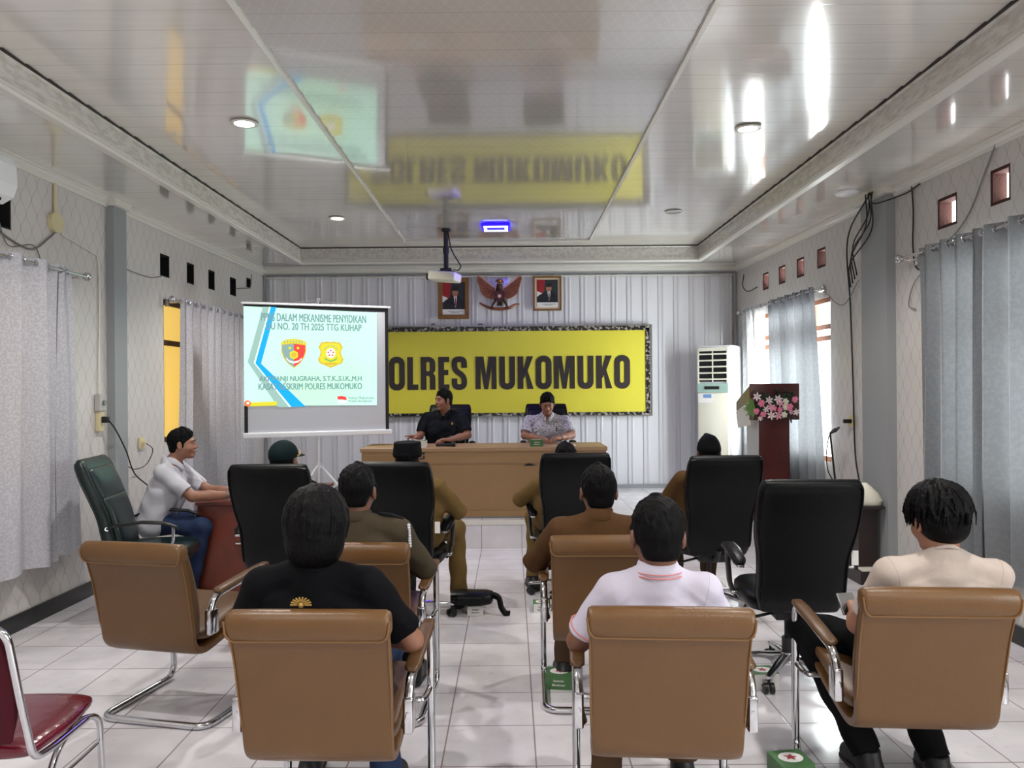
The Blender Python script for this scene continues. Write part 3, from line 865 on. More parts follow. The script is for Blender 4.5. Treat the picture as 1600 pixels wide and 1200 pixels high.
# ------ framed portraits
skin_p = mat('portrait_skin', (176, 122, 96), 0.6)
mat('portrait_red', (150, 26, 30), 0.6); mat('portrait_dark', (40, 46, 50), 0.6); mat('portrait_suit', (22, 24, 34), 0.6); mat('paper_white', (232, 230, 226), 0.6)
mat('portrait_cap', (14, 14, 16), 0.6)
mat('ink', (70, 70, 72), 0.7)
def ell(cx, cz, rx, rz, n=18): return [(cx + rx * math.cos(2 * math.pi * k / n), cz + rz * math.sin(2 * math.pi * k / n)) for k in range(n)]
def portrait(x0, x1, z0, z1, f, mt, label, cream):
    cx, cz = (x0 + x1) / 2, (z0 + z1) / 2; w, h = (x1 - x0) / 2, (z1 - z0) / 2
    root = empty('framed_portrait', (cx, WY - 0.001, z0), 0, label, 'picture')
    cz = h
    m = MB()
    for a in ((-w, w, h * 2 - f, h * 2), (-w, w, 0, f)): m.box(a[0], a[1], -0.035, 0, a[2], a[3], bev=0.006)
    for a in ((-w, -w + f), (w - f, w)): m.box(a[0], a[1], -0.035, 0, f, 2 * h - f, bev=0.006)
    m.build('frame', 'frame_gold', root)
    iw, b0, b1 = w - f, f, 2 * h - f
    if cream:
        m = MB(); m.box(-iw, iw, -0.016, -0.002, b0, b1); m.build('mount', 'frame_cream', root)
        iw -= 0.025; b0 += 0.025; b1 -= 0.025
    H_ = b1 - b0
    MB().box(-iw, iw, -0.020, -0.002, b0, b1).build('photo_sheet', 'paper_white', root)
    def flat(name, loops, mt_, d):
        vs, fs = poly_fill([[(p[0], p[1]) for p in l] for l in loops], 0.0)
        mesh_obj(name, upright(vs, 0, d, 0), fs, mt_, root)
    c0 = b0 + H_ * 0.17
    flat('photo_backdrop', [[(-iw, c0), (iw, c0), (iw, b1), (-iw, b1)]], 'portrait_dark', -0.0205)
    flat('flag', [[(-iw, c0 + H_ * .42), (-iw * .9, c0 + H_ * .36), (-iw * .35, c0 + H_ * .3), (-iw * .2, b1), (-iw, b1)]], 'portrait_red', -0.021)
    flat('flag_white', [[(-iw, c0 + H_ * .22), (-iw * .55, c0 + H_ * .22), (-iw * .5, c0 + H_ * .34), (-iw, c0 + H_ * .42)]], 'paper_white', -0.0212)
    flat('suit', [[(-iw * .95, c0), (-iw * .85, c0 + H_ * .25), (-iw * .2, c0 + H_ * .4), (iw * .45, c0 + H_ * .4), (iw * .9, c0 + H_ * .27), (iw * .98, c0)]], 'portrait_suit', -0.0215)
    flat('shirt_front', [[(.0, c0 + H_ * .4), (iw * .3, c0 + H_ * .4), (iw * .22, c0 + H_ * .12), (iw * .14, c0 + H_ * .05)]], 'paper_white', -0.022)
    flat('tie', [[(iw * .12, c0 + H_ * .36), (iw * .2, c0 + H_ * .36), (iw * .22, c0 + H_ * .14), (iw * .15, c0 + H_ * .08), (iw * .1, c0 + H_ * .14)]], 'portrait_red' if not cream else 'portrait_suit', -0.0225)
    flat('face', [ell(iw * .14, c0 + H_ * .52, iw * .26, H_ * .135)], 'portrait_skin', -0.023)
    flat('cap', [[(-iw * .13, c0 + H_ * .57), (iw * .41, c0 + H_ * .57), (iw * .38, c0 + H_ * .70), (-iw * .08, c0 + H_ * .70)]], 'portrait_cap', -0.0235)
    fx, fz, fr = iw * .14, c0 + H_ * .52, iw * .26
    flat('facial_features', [[(fx - fr * .6, fz + fr * .15), (fx - fr * .15, fz + fr * .15), (fx - fr * .15, fz + fr * .28), (fx - fr * .6, fz + fr * .28)], [(fx + fr * .15, fz + fr * .15), (fx + fr * .6, fz + fr * .15), (fx + fr * .6, fz + fr * .28), (fx + fr * .15, fz + fr * .28)], [(fx - fr * .35, fz - fr * .5), (fx + fr * .35, fz - fr * .5), (fx, fz - fr * .68)]], 'frame_gold' if cream else 'red_back', -0.0237)
    m = MB(); m.box(-iw * .5, iw * .8, -0.0225, -0.0205, b0 + H_ * .10, b0 + H_ * .112); m.box(-iw * .3, iw * .5, -0.0225, -0.0205, b0 + H_ * .06, b0 + H_ * .07)
    m.build('caption_line', 'ink', root)
portrait(-0.945, -0.545, 2.50, 3.035, 0.055, 0, 'framed portrait of a man in dark suit, hanging behind the projector', False)
portrait(0.295, 0.665, 2.60, 3.05, 0.022, 0, 'framed portrait of a man in dark suit, hanging right of the state emblem', True)

# ------ winged state emblem
root = empty('wall_emblem', (-0.145, WY - 0.01, 2.60), 0, 'copper winged eagle emblem with shield and ribbon on the ribbed wall', 'emblem')
K = 0.0366
def E(px, py): return ((px - 675) * 0.000523, 0, (1050 - py) * 0.000523)   # from a tracing sheet to metres
for sg in (-1, 1):
    W_ = [(560, 480), (500, 470), (420, 400), (330, 330), (250, 260), (180, 195), (140, 180), (120, 260), (150, 350), (180, 470), (210, 580), (270, 660), (350, 715), (440, 750), (520, 760), (560, 700)]
    W_ = [((p[0] - 675) * (-sg), p[1]) for p in W_]
    vs, fs = poly_fill([[(p[0] * .000523, (1050 - p[1]) * .000523) for p in W_]], 0.014)
    wo = MB().add([(v[0], -0.02 - v[2] - 0.03 * min(abs(v[0]) / .28, 1), v[1]) for v in vs], fs).build('wing', 'copper', root)
    m = MB()
    for k in range(9):
        t = k / 8
        a = Vector(((560 - 675) * (-sg) * -1 * -1, 0, 0))
        s0 = np.array((560 - 60 * t - 90 * t, 520 + 20 * (1 - t) - 60 * t)); tips = [(520, 745), (440, 742), (355, 708), (280, 655), (222, 580), (190, 480), (162, 370), (135, 280), (150, 200)]
        s1 = np.array(tips[k])
        p = [((q[0] - 675) * (-sg) * .000523, -0.038 - 0.03 * min(abs(q[0] - 675) * .000523 / .28, 1), (1050 - q[1]) * .000523) for q in (s0, (s0 + s1) / 2, s1)]
        m.tube(p, [0.011, 0.010, 0.004], 6)
    m.build('feather_row', 'copper_dark' if sg > 5 else 'copper', root, smooth=40)
    m = MB(); m.tube(spline([(-sg * (560 - 675) * .000523, -0.05, .30), (-sg * (450 - 675) * .000523, -0.055, .335), (-sg * (300 - 675) * .000523, -0.06, .41), (-sg * (150 - 675) * .000523, -0.062, .455)], 5), 0.009, 6)
    m.build('wing_edge', 'copper_light', root, smooth=40)
m = MB(); m.ball((0, -0.045, 0.235), (0.055, 0.045, 0.10)); m.tube([(0, -.045, .29), (0, -.055, .35)], [.045, .034], 12); m.build('body', 'copper_dark', root, smooth=40)
m = MB(); m.ball((0.0, -0.065, 0.385), (0.036, 0.036, 0.032)); m.tube([(0.015, -.075, .388), (.05, -.085, .378), (.058, -.085, .36)], [.016, .010, .003], 8); m.tube([(-.03, -.05, .40), (-.05, -.045, .375)], [.012, .004], 6); m.build('head', 'copper', root, smooth=40)
vs, fs = poly_fill([[(-.062, .245), (.062, .245), (.062, .18), (.035, .13), (0, .105), (-.035, .13), (-.062, .18)]], 0.008)
MB().add(upright(vs, 0, -0.095, 0), fs).build('shield', 'copper_dark', root)
vs, fs = poly_fill([ell(0, .185, .026, .026, 5)], 0.004)
MB().add(upright(vs, 0, -0.108, 0), fs).build('shield_star', 'copper_light', root)
m = MB()
for sg in (-1, 1):
    m.tube([(sg * .04, -.06, .16), (sg * .075, -.06, .10), (sg * .10, -.06, .055)], [.024, .016, .010], 8)
    for k in (-1, 0, 1): m.tube([(sg * .10, -.06, .055), (sg * .10 + k * .014, -.08, .035), (sg * .10 + k * .016, -.075, .015)], .006, 6)
m.build('leg', 'copper_dark', root, smooth=40)
m = MB()
for k in range(-2, 3): m.tube([(k * .006, -.04, .15), (k * .016, -.045, .06)], [.012, .006], 6)
m.build('tail', 'copper_dark', root, smooth=40)
ribbon = spline([(-.26, -.03, .105), (-.20, -.04, .07), (-.12, -.055, .035), (0, -.06, .022), (.12, -.055, .035), (.20, -.04, .075), (.26, -.03, .085)], 6)
m = MB(); m.tube(ribbon, [0.010 + 0.012 * math.sin(math.pi * i / (len(ribbon) - 1)) for i in range(len(ribbon))], 8, flat=1.0); m.build('ribbon', 'copper', root, smooth=40)

# small black tape scraps on the wall and the banner rim
for (x, z, w, lab) in ((-1.02, 2.435, 0.05, 'small black tape scrap on the ribbed wall left under the first portrait'), (-0.40, 2.43, 0.06, 'small black tape scrap on the ribbed wall just above the banner')):
    o = MB().box(x - w / 2, x + w / 2, WY - 0.004, WY + 0.004, z - .006, z + .008).build('tape_scrap', 'black_plastic'); tag(o, lab, 'tape')

# ================================================================== PROJECTION SCREEN
scr = empty('projection_screen', (-2.0, 8.175, PLAT_Z), math.atan2(.55, 1.39), 'white tripod projection screen showing a pale green slide', 'projection screen')
# local: x -0.75..0.75, z relative to platform
mat('screen_fabric', (205, 208, 214), 0.7); mat('screen_border', (16, 16, 20), 0.6)
zs0, zs1 = 0.885, 2.19
MB().box(-0.735, 0.735, 0.0, 0.004, zs0, zs1).build('fabric', 'screen_fabric', scr)
m = MB(); m.box(-0.735, -0.70, -0.002, -0.0004, zs0, zs1); m.box(0.70, 0.735, -0.002, -0.0004, zs0, zs1); m.box(-0.70, 0.70, -0.002, -0.0004, zs1 - 0.045, zs1)
m.build('black_border', 'screen_border', scr)
m = MB(); m.box(-0.755, 0.765, -0.03, 0.03, zs0 - 0.05, zs0 + 0.005, bev=0.012); m.build('case', 'white_plastic', scr)
m = MB(); m.box(-0.76, 0.76, -0.012, 0.012, zs1 - 0.004, zs1 + 0.018, bev=0.005); m.build('top_bar', 'white_plastic', scr)
m = MB(); m.tube([(-0.30, 0, zs1 + .015), (0, 0.01, zs1 + .065), (0.30, 0, zs1 + .015)], 0.004, 6); m.box(-0.02, 0.02, 0, 0.025, zs1 + .045, zs1 + 0.08, bev=.004); m.build('hanger_wire', 'steel_dull', scr)
m = MB(); m.tube([(0, 0.045, 0.10), (0, 0.045, zs1 + 0.06)], 0.012, 10); m.build('pole', 'white_plastic', scr, smooth=40)
m = MB(); m.tube([(0, 0.045, 0.50), (0, 0.045, 0.56)], 0.024, 12); m.tube([(0, 0.045, 0.20), (0, 0.045, 0.23)], 0.022, 12); m.tube([(0, 0.02, zs0 - .05), (0, 0.045, zs0 - .05)], .02, 8); m.build('collar', 'white_plastic', scr, smooth=40)
for a in (-25, 95, 215):
    c, s_ = math.cos(R(a)), math.sin(R(a))
    m = MB(); m.tube([(c * .02, .045 + s_ * .02, .53), (c * .20, .045 + s_ * .20, .33), (c * .42, .045 + s_ * .42, .012)], 0.010, 8)
    m.tube([(c * .02, .045 + s_ * .02, .215), (c * .20, .045 + s_ * .20, .33)], 0.006, 6)
    l = m.build('leg', 'white_plastic', scr, smooth=40)
# the slide: projector light put in as glowing flat shapes
n = newmat('slide_pale')
vv = n.rng(n.noise(1.1, detail=1), 0.3, 0.7, 0, 1)
cc = n.mix(vv, srgb(196, 255, 214), srgb(206, 255, 240))
n.b.inputs['Base Color'].default_value = srgb(60, 60, 60); n.t.links.new(cc, n.b.inputs['Emission Color']); n.b.inputs['Emission Strength'].default_value = 0.70
def slide_mat(name, c, s_=0.9): mat(name, tuple(int(q * 0.25) for q in c), 0.6, emit=c, estr=s_ * .72); return name
slide_mat('slide_text', (118, 160, 160)); slide_mat('slide_grey', (160, 200, 190)); slide_mat('slide_blue', (0, 180, 250)); slide_mat('slide_white', (240, 255, 255))
slide_mat('slide_red', (240, 70, 60)); slide_mat('slide_yellow', (235, 225, 50)); slide_mat('slide_shield', (140, 176, 170)); slide_mat('slide_green', (120, 190, 90)); slide_mat('slide_gold', (225, 190, 60)); slide_mat('slide_orange', (245, 120, 60))
slide = empty('slide', (0, 0, 0)); slide.parent = scr
SX0, SX1, SZ0, SZ1 = -0.735, 0.605, 1.155, 2.165
def smesh(name, loops, mt_, d, parent=slide):
    vs, fs = poly_fill(loops, 0.0); return mesh_obj(name, upright(vs, 0, d, 0), fs, mt_, parent)
smesh('background', [[(SX0, SZ0 + .01), (SX1, SZ0 - .005), (SX1 + .01, SZ1 - .03), (SX0, SZ1)]], 'slide_pale', -0.0030)
def Q(px, py):   # fraction of slide sheet
    return (SX0 + (px - 128) / (960 - 128) * (SX1 - SX0), SZ1 - (py - 222) / (852 - 222) * (SZ1 - SZ0))
smesh('grey_stripe', [[Q(244, 222), Q(282, 222), Q(194, 575), Q(410, 858), Q(330, 858), Q(150, 572)]], 'slide_grey', -0.0033)
smesh('blue_stripe', [[Q(292, 222), Q(325, 222), Q(230, 582), Q(500, 856), Q(412, 858), Q(196, 580)]], 'slide_blue', -0.0036)
smesh('white_stripe', [[Q(282, 222), Q(292, 222), Q(196, 580), Q(412, 858), Q(398, 858), Q(186, 578)]], 'slide_white', -0.0038)
for body, px0, px1, py0, py1, mt_ in (('PPNS DALAM MEKANISME PENYIDIKAN', 232, 892, 262, 312, 'slide_text'), ('UU NO. 20 TH 2025 TTG KUHAP', 262, 862, 322, 366, 'slide_text'),
                                     ('AKP PANJI NUGRAHA, S.T.K.,S.I.K.,M.H', 218, 860, 662, 702, 'slide_text'), ('KASAT RESKRIM POLRES MUKOMUKO', 214, 862, 708, 748, 'slide_text'),
                                     ('Polres Mukomuko', 776, 945, 796, 814, 'slide_text'), ('Polda Bengkulu', 776, 928, 818, 838, 'slide_text')):
    a, b = Q(px0, py1), Q(px1, py0)
    vs, fs = text_mesh(body, b[0] - a[0], b[1] - a[1])
    big = py1 - py0 > 30; mb_ = MB()
    for q, (dx, dz) in enumerate(((0, 0), (.004, 0), (0, .002), (.004, .002)) if big else ((0, 0), (.0015, 0))):
        mb_.add(upright(vs, (a[0] + b[0]) / 2 - .002 + dx, -0.0044 - q * .00002, (a[1] + b[1]) / 2 + dz), fs)
    mb_.build('text_line', mt_, slide)
# shield crest, left
def shield_pts(cx, cy, w, h):
    return [Q(cx + w * a, cy + h * b) for a, b in ((-1, -.78), (-.6, -.92), (0, -1), (.6, -.92), (1, -.78), (1, -.1), (.82, .32), (.5, .68), (0, 1), (-.5, .68), (-.82, .32), (-1, -.1))]
smesh('crest_edge', [shield_pts(430, 515, 76, 94)], 'slide_gold', -0.0040)
smesh('crest_grey', [[Q(430, 455), Q(430, 602), Q(395, 575), Q(370, 535), Q(359, 500), Q(359, 462)]], 'slide_shield', -0.0043)
smesh('crest_red', [[Q(430, 455), Q(430, 602), Q(465, 575), Q(490, 535), Q(501, 500), Q(501, 462)]], 'slide_red', -0.0043)
smesh('crest_band', [[Q(358, 450), Q(358, 460), Q(430, 446), Q(502, 460), Q(502, 442), Q(430, 424), Q(358, 440)]], 'slide_yellow', -0.0046)
for k in range(7): smesh('crest_letter', [[Q(370 + k * 18, 440 - 6 * math.sin(math.pi * k / 6)), Q(378 + k * 18, 440 - 6 * math.sin(math.pi * k / 6)), Q(378 + k * 18, 450 - 6 * math.sin(math.pi * k / 6)), Q(370 + k * 18, 450 - 6 * math.sin(math.pi * k / 6))]], 'slide_shield', -0.0049)
smesh('crest_medal', [[Q(430 + 29 * math.cos(R(a)), 525 + 29 * math.sin(R(a))) for a in range(30, 390, 60)]], 'slide_yellow', -0.0049)
smesh('crest_medal_core', [[Q(430 + 16 * math.cos(R(a)), 525 + 16 * math.sin(R(a))) for a in range(0, 360, 30)]], 'slide_gold', -0.0052)
for cx in (406, 456): smesh('crest_star', [[Q(cx + 9 * math.cos(R(a)), 481 + 9 * math.sin(R(a))) for a in range(0, 360, 45)]], 'slide_yellow', -0.0049)
smesh('crest_ribbon', [[Q(382, 540), Q(400, 560), Q(430, 568), Q(460, 560), Q(480, 542), Q(476, 556), Q(455, 574), Q(430, 580), Q(402, 573), Q(384, 554)]], 'slide_white', -0.0055)
# gold badge, right
bd = [(-.55, -.9), (-.28, -.98), (0, -.92), (.28, -.98), (.55, -.9), (.72, -.95), (1, -.55), (.82, -.2), (.9, .1), (1.05, .38), (.9, .68), (.45, .84), (0, 1.02), (-.45, .84), (-.9, .68), (-1.05, .38), (-.9, .1), (-.82, -.2), (-1, -.55), (-.72, -.95)]
smesh('badge_edge', [[Q(662 + 78 * a, 520 + 86 * b) for a, b in bd]], 'slide_gold', -0.0040)
smesh('badge_face', [[Q(662 + 70 * a, 520 + 77 * b) for a, b in bd]], 'slide_yellow', -0.0043)
smesh('badge_disc', [[Q(662 + 30 * math.cos(R(a)), 512 + 32 * math.sin(R(a))) for a in range(0, 360, 20)]], 'slide_white', -0.0046)
for k in range(5): smesh('badge_dot', [[Q(662 + 17 * math.cos(R(k * 72 - 90)) + 6 * math.cos(R(a)), 512 + 17 * math.sin(R(k * 72 - 90)) + 6 * math.sin(R(a))) for a in range(0, 360, 60)]], 'slide_red', -0.0049)
for k in range(7): a = R(-150 + k * 20); smesh('badge_letter', [[Q(662 + 44 * math.cos(a) - 3, 505 + 40 * math.sin(a) - 4), Q(662 + 44 * math.cos(a) + 3, 505 + 40 * math.sin(a) - 4), Q(662 + 44 * math.cos(a) + 3, 505 + 40 * math.sin(a) + 4), Q(662 + 44 * math.cos(a) - 3, 505 + 40 * math.sin(a) + 4)]], 'slide_shield', -0.0049)
smesh('badge_wreath', [[Q(620, 532), Q(632, 548), Q(662, 560), Q(692, 548), Q(704, 532), Q(698, 556), Q(662, 570), Q(626, 556)]], 'slide_green', -0.0049)
smesh('badge_ribbon', [[Q(622, 574), Q(702, 574), Q(696, 588), Q(628, 588)]], 'slide_gold', -0.0049)
# flag and corner logo
smesh('flag_red', [[Q(702, 794), Q(730, 791), Q(760, 799), Q(762, 820), Q(735, 815), Q(704, 814)]], 'slide_red', -0.0044)
smesh('flag_white', [[Q(704, 814), Q(735, 815), Q(762, 820), Q(758, 842), Q(732, 836), Q(708, 846)]], 'slide_white', -0.0044)
smesh('logo_bar', [[Q(160, 826), Q(326, 822), Q(322, 848), Q(160, 850)]], 'slide_yellow', -0.0047)
smesh('logo_disc', [[Q(148 + 20 * math.cos(R(a)), 832 + 20 * math.sin(R(a))) for a in range(0, 360, 30)]], 'slide_orange', -0.0050)
smesh('logo_disc_core', [[Q(150 + 9 * math.cos(R(a)), 830 + 9 * math.sin(R(a))) for a in range(0, 360, 45)]], 'slide_white', -0.0053)

# ================================================================== PROJECTOR
PY = 8.45
pr = empty('projector', (-0.69, PY, 2.74), 0, 'white projector hanging on a black pole from the ceiling', 'projector')
hz = ZT - 0.02 - 2.74
m = MB(); m.tube([(0, 0, 0.14), (0, 0, hz)], 0.026, 14); m.tube([(0.0, 0, hz - .03), (0, 0, hz - 0.001)], .05, 14); m.tube([(0, 0, .30), (0, 0, .36)], .033, 14); m.build('ceiling_pole', 'black_plastic', pr, smooth=40)
m = MB(); m.box(-0.17, 0.13, -0.13, 0.13, 0.0, 0.095, bev=0.02, mtx=Matrix.Rotation(R(-14), 4, 'Z') @ Matrix.Rotation(R(5), 4, 'Y')); b = m.build('body', 'cream_plastic', pr, smooth=40)
m = MB(); m.tube([(-.13, -.03, .05), (-.205, -.01, .052)], .035, 16); m.build('lens', 'black_plastic', pr, smooth=40)
m = MB(); m.box(-0.06, 0.06, -0.05, 0.05, 0.098, 0.14, bev=.008); m.tube([(-.1, -.08, .09), (0, 0, .13), (.1, .07, .09)], .01, 6); m.tube([(-.1, .08, .09), (0, 0, .13), (.1, -.07, .09)], .01, 6); m.build('mount', 'black_plastic', pr, smooth=40)
o = MB().tube([q for q in spline([(-0.67, PY - .02, ZT - .04), (-0.63, PY - .03, 3.08), (-.56, PY - .06, 2.95), (-.53, PY - .07, 2.89), (-.56, PY - .06, 2.85), (-.60, PY - .12, 2.85)], 6)], 0.007, 6).build('projector_cable', 'cable_black', smooth=40)
tag(o, 'black cable looping beside the projector pole', 'cable')

# ================================================================== FLOOR STANDING AIR CONDITIONER
ac = empty('floor_air_conditioner', (2.33, 9.88, PLAT_Z), R(-35), 'tall white floor standing air conditioner in the front corner', 'air conditioner')
MB().box(0.0, 0.46, 0.012, 0.33, 0, 1.83, bev=0.03).build('body', 'white_plastic', ac, smooth=40)
MB().box(0.01, 0.405, -0.006, 0.04, 0.03, 1.24, bev=0.008).build('front_panel', 'cream_plastic', ac, smooth=40)
MB().box(0.025, 0.395, -0.0, 0.03, 1.38, 1.78, bev=0.004).build('outlet_cavity', 'painted_dark', ac)
m = MB(); m.box(0.01, 0.405, -0.01, 0.03, 1.76, 1.80, bev=.004); m.box(0.01, 0.03, -0.01, 0.03, 1.36, 1.78); m.box(0.385, 0.405, -0.01, 0.03, 1.36, 1.78); m.box(0.2, 0.212, -0.012, 0.02, 1.38, 1.77); m.build('grille_frame', 'cream_plastic', ac)
for k in range(5):
    MB().box(0.025, 0.39, -0.022, 0.02, -0.007, 0.007, mtx=Matrix.Translation((0, 0, 1.415 + k * 0.078)) @ Matrix.Rotation(R(18), 4, 'X')).build('louver', 'cream_plastic', ac)
MB().box(0.01, 0.405, -0.008, 0.03, 1.25, 1.36, bev=.004).build('control_panel', 'mint_label', ac)
MB().box(0.10, 0.29, -0.012, 0.0, 1.285, 1.325).build('display', 'painted_dark', ac)
mat('label_blue', (110, 150, 200), 0.5)
MB().box(0.02, 0.20, -0.0085, -0.0062, 1.12, 1.235).build('energy_label', 'paper_white', ac)
MB().box(0.085, 0.19, -0.010, -0.0087, 1.18, 1.225).build('energy_label_panel', 'label_blue', ac)

# ================================================================== LECTERN
lc = empty('lectern', (2.41, 7.93, PLAT_Z), 0, 'dark red-brown wooden lectern with slanted top on the platform', 'lectern')
# local: front face y=0 toward the audience, depth to +y; x 0..0.47
m = MB()
m.add([(0, 0, 1.02), (0, 0, 1.34), (0, .52, 1.15), (0, .52, 1.06), (.47, 0, 1.02), (.47, 0, 1.34), (.47, .52, 1.15), (.47, .52, 1.06)],
      [(0, 1, 2, 3), (4, 7, 6, 5), (0, 4, 5, 1), (1, 5, 6, 2), (2, 6, 7, 3), (0, 3, 7, 4)])
m.build('top_box', 'lectern_wood', lc)
m = MB(); m.box(-0.015, 0.485, -0.015, 0.005, 0.98, 1.345, bev=.004); m.build('front_board', 'lectern_wood', lc)
m = MB(); m.add([(-.012, .0, .93), (-.012, .0, 1.17), (-.012, .49, 1.05), (-.012, .42, .88), (-.001, .0, .93), (-.001, .0, 1.17), (-.001, .49, 1.05), (-.001, .42, .88)], [(0, 1, 2, 3), (4, 7, 6, 5), (0, 4, 5, 1), (1, 5, 6, 2), (2, 6, 7, 3), (0, 3, 7, 4)])
m.build('side_panel', 'lectern_light', lc)
m = MB(); m.box(0.085, 0.395, 0.02, 0.38, 0.06, 1.0); m.build('column', 'lectern_wood', lc)
m = MB(); m.box(0.073, 0.0849, 0.02, 0.38, 0.06, 1.0); m.build('column_side', 'grey_plastic', lc)
m = MB(); m.box(0.0, 0.47, -0.02, 0.46, 0.0, 0.06, bev=.006); m.build('base', 'lectern_wood', lc)
# flowers on its front
fl = empty('flower_arrangement', (2.41 + .22, 7.86, PLAT_Z + 1.12), 0, 'pink and white artificial flower arrangement on the lectern front', 'flowers')
mat('rose_pink', (236, 130, 160), 0.6); mat('rose_pale', (240, 222, 220), 0.6); mat('rose_cream', (236, 232, 206), 0.6); mat('leaf_dark', (30, 52, 34), 0.5); mat('leaf_green', (92, 128, 62), 0.5); mat('lily_pink', (232, 168, 186), 0.6)
def rose(c, r, mt_):
    m = MB(); rn = random.Random(int(c[0] * 1000))
    m.ball(c, r * 0.55, 8)
    for ring, (k, rr, tilt) in enumerate(((5, .62, .3), (6, .95, .75))):
        for j in range(k):
            a = 2 * math.pi * (j + rn.random() * .3) / k
            d = Vector((math.cos(a), 0, math.sin(a)))
            m.ball(Vector(c) + d * r * rr * .75 + Vector((0, -r * .25 * (1 - tilt), 0)), (r * .45, r * .3, r * .45), 6)
    m.build('rose', mt_, fl, smooth=True)
def lily(c, r, mt_):
    m = MB()
    for j in range(6):
        a = R(60 * j + c[0] * 500); d = Vector((math.cos(a), -.25, math.sin(a)))
        p = Vector(c); q = d.cross(Vector((0, 1, 0))).normalized()
        m.add([p, p + d * r * .5 + q * r * .22, p + d * r, p + d * r * .5 - q * r * .22, p + d * r * .5 + Vector((0, -.004, 0))], [(0, 1, 4), (1, 2, 4), (2, 3, 4), (3, 0, 4)])
    m.build('lily', mt_, fl)
rn = random.Random(5)
for (x, z, r, k) in ((-.14, .03, .034, 'p'), (-.02, -.02, .032, 'p'), (.045, -.035, .026, 'p'), (-.19, -.05, .03, 'p'), (-.12, -.08, .03, 'p'), (.14, -.01, .036, 'p'), (.19, .065, .03, 'p'), (.10, .045, .03, 'c'), (.10, -.01, .03, 'c'), (.085, -.085, .03, 'c'), (-.07, .06, .045, 'l'), (.02, .07, .05, 'l'), (-.055, -.01, .05, 'lp'), (.02, -.09, .05, 'lp'), (-.10, -.03, .04, 'l'), (-.05, -.09, .05, 'l'), (-.19, .095, .05, 'l'), (.20, -.06, .04, 'l'), (.04, .03, .045, 'lp'), (-.16, -.12, .03, 'l'), (.15, -.06, .03, 'lp')):
    c = (x, rn.uniform(-.03, -.01), z)
    if k in 'pc': rose(c, r, {'p': 'rose_pink', 'c': 'rose_cream'}[k])
    else: lily((x, -.035, z), r, 'rose_pale' if k == 'l' else 'lily_pink')
m = MB()
for k in range(46):
    x = rn.uniform(-.2, .22); z = rn.uniform(-.12, .14); a = rn.uniform(0, 6.28); L = rn.uniform(.05, .09)
    d = Vector((math.cos(a), rn.uniform(-.2, .1), math.sin(a))); q = Vector((-d.z, 0, d.x)) * .35
    p = Vector((x, .02, z))
    m.add([p, p + (d + q) * L * .5 + Vector((0, -.012, 0)), p + d * L, p + (d - q) * L * .5 + Vector((0, -.012, 0))], [(0, 1, 2, 3)])
m.build('dark_leaf', 'leaf_dark', fl)
m = MB()
for k in range(16):
    a = R(120 + k * 9); d = Vector((math.cos(a), -.15, math.sin(a))); p = Vector((-.20, -.01, -.01)); q = Vector((-d.z, 0, d.x)) * .012; L = rn.uniform(.09, .14)
    m.add([p, p + d * L * .5 + q, p + d * L, p + d * L * .5 - q], [(0, 1, 2, 3)])
m.build('palm_leaf', 'leaf_green', fl)
MB().box(-.17, .17, .012, .045, -.08, .10, bev=.01).build('foam_block', 'leaf_dark', fl)

# ================================================================== SPEAKERS' TABLE
tb = empty('conference_table', (-0.285, 7.99, PLAT_Z), 0, 'long light brown wooden table on the platform, between the two speakers and the audience', 'table')
hw, dp, ht = 1.255, 0.66, 0.72
m = MB(); m.box(-hw, hw, -0.015, dp, ht - 0.04, ht, bev=.006); m.build('tabletop', 'table_edge', tb)
m = MB(); m.box(-hw + .02, hw - .02, 0.015, 0.035, 0.02, ht - .04); m.build('front_panel', 'table_wood', tb)
m = MB(); m.box(-hw + .02, hw - .02, 0.0, 0.0149, ht - .155, ht - .04); m.box(-hw + .02, hw - .02, 0.0, 0.0149, 0.02, 0.08); m.box(-hw + .02, -hw + .06, 0.0, 0.0149, .08, ht - .155); m.box(hw - .06, hw - .02, 0.0, 0.0149, .08, ht - .155)
m.build('rail_frame', 'table_wood', tb)
m = MB(); m.box(-hw + .06, hw - .06, 0.004, 0.0149, ht - .165, ht - .155); m.box(-hw + .02, hw - .02, -0.004, -.0001, ht - .075, ht - .068); m.build('groove_moulding', 'table_edge', tb)
for sx in (-1, 1): MB().box(sx * (hw - .02) - .012, sx * (hw - .02) + .012, 0.036, dp - .03, 0.0, ht - .04).build('side_panel', 'table_wood', tb)
MB().box(-hw + .02, hw - .02, 0.01, dp - .04, 0.0, 0.02).build('plinth', 'steel_dull', tb)
for (x, z, pts) in ((-.62, ht - .075, [(0, 0), (.02, 0), (.02, .07), (-.01, .07), (.005, .05), (.005, .012), (-.04, .012), (-.04, 0)]), (-.78, ht - .24, [(0, .05), (.13, .05), (.18, .06), (.18, .09), (.03, .09)]), (-.80, ht - .235, [(0, .0), (.20, .0), (.20, .035), (.14, .012), (0, .012)]), (.40, ht - .20, [(0, .05), (.13, .05), (.05, .08)])):
    vs, fs = poly_fill([pts], 0.0006); MB().add(upright(vs, x, -0.002 if z > ht - .2 else 0.0135, z - .04), fs).build('black_tape', 'black_plastic', tb)

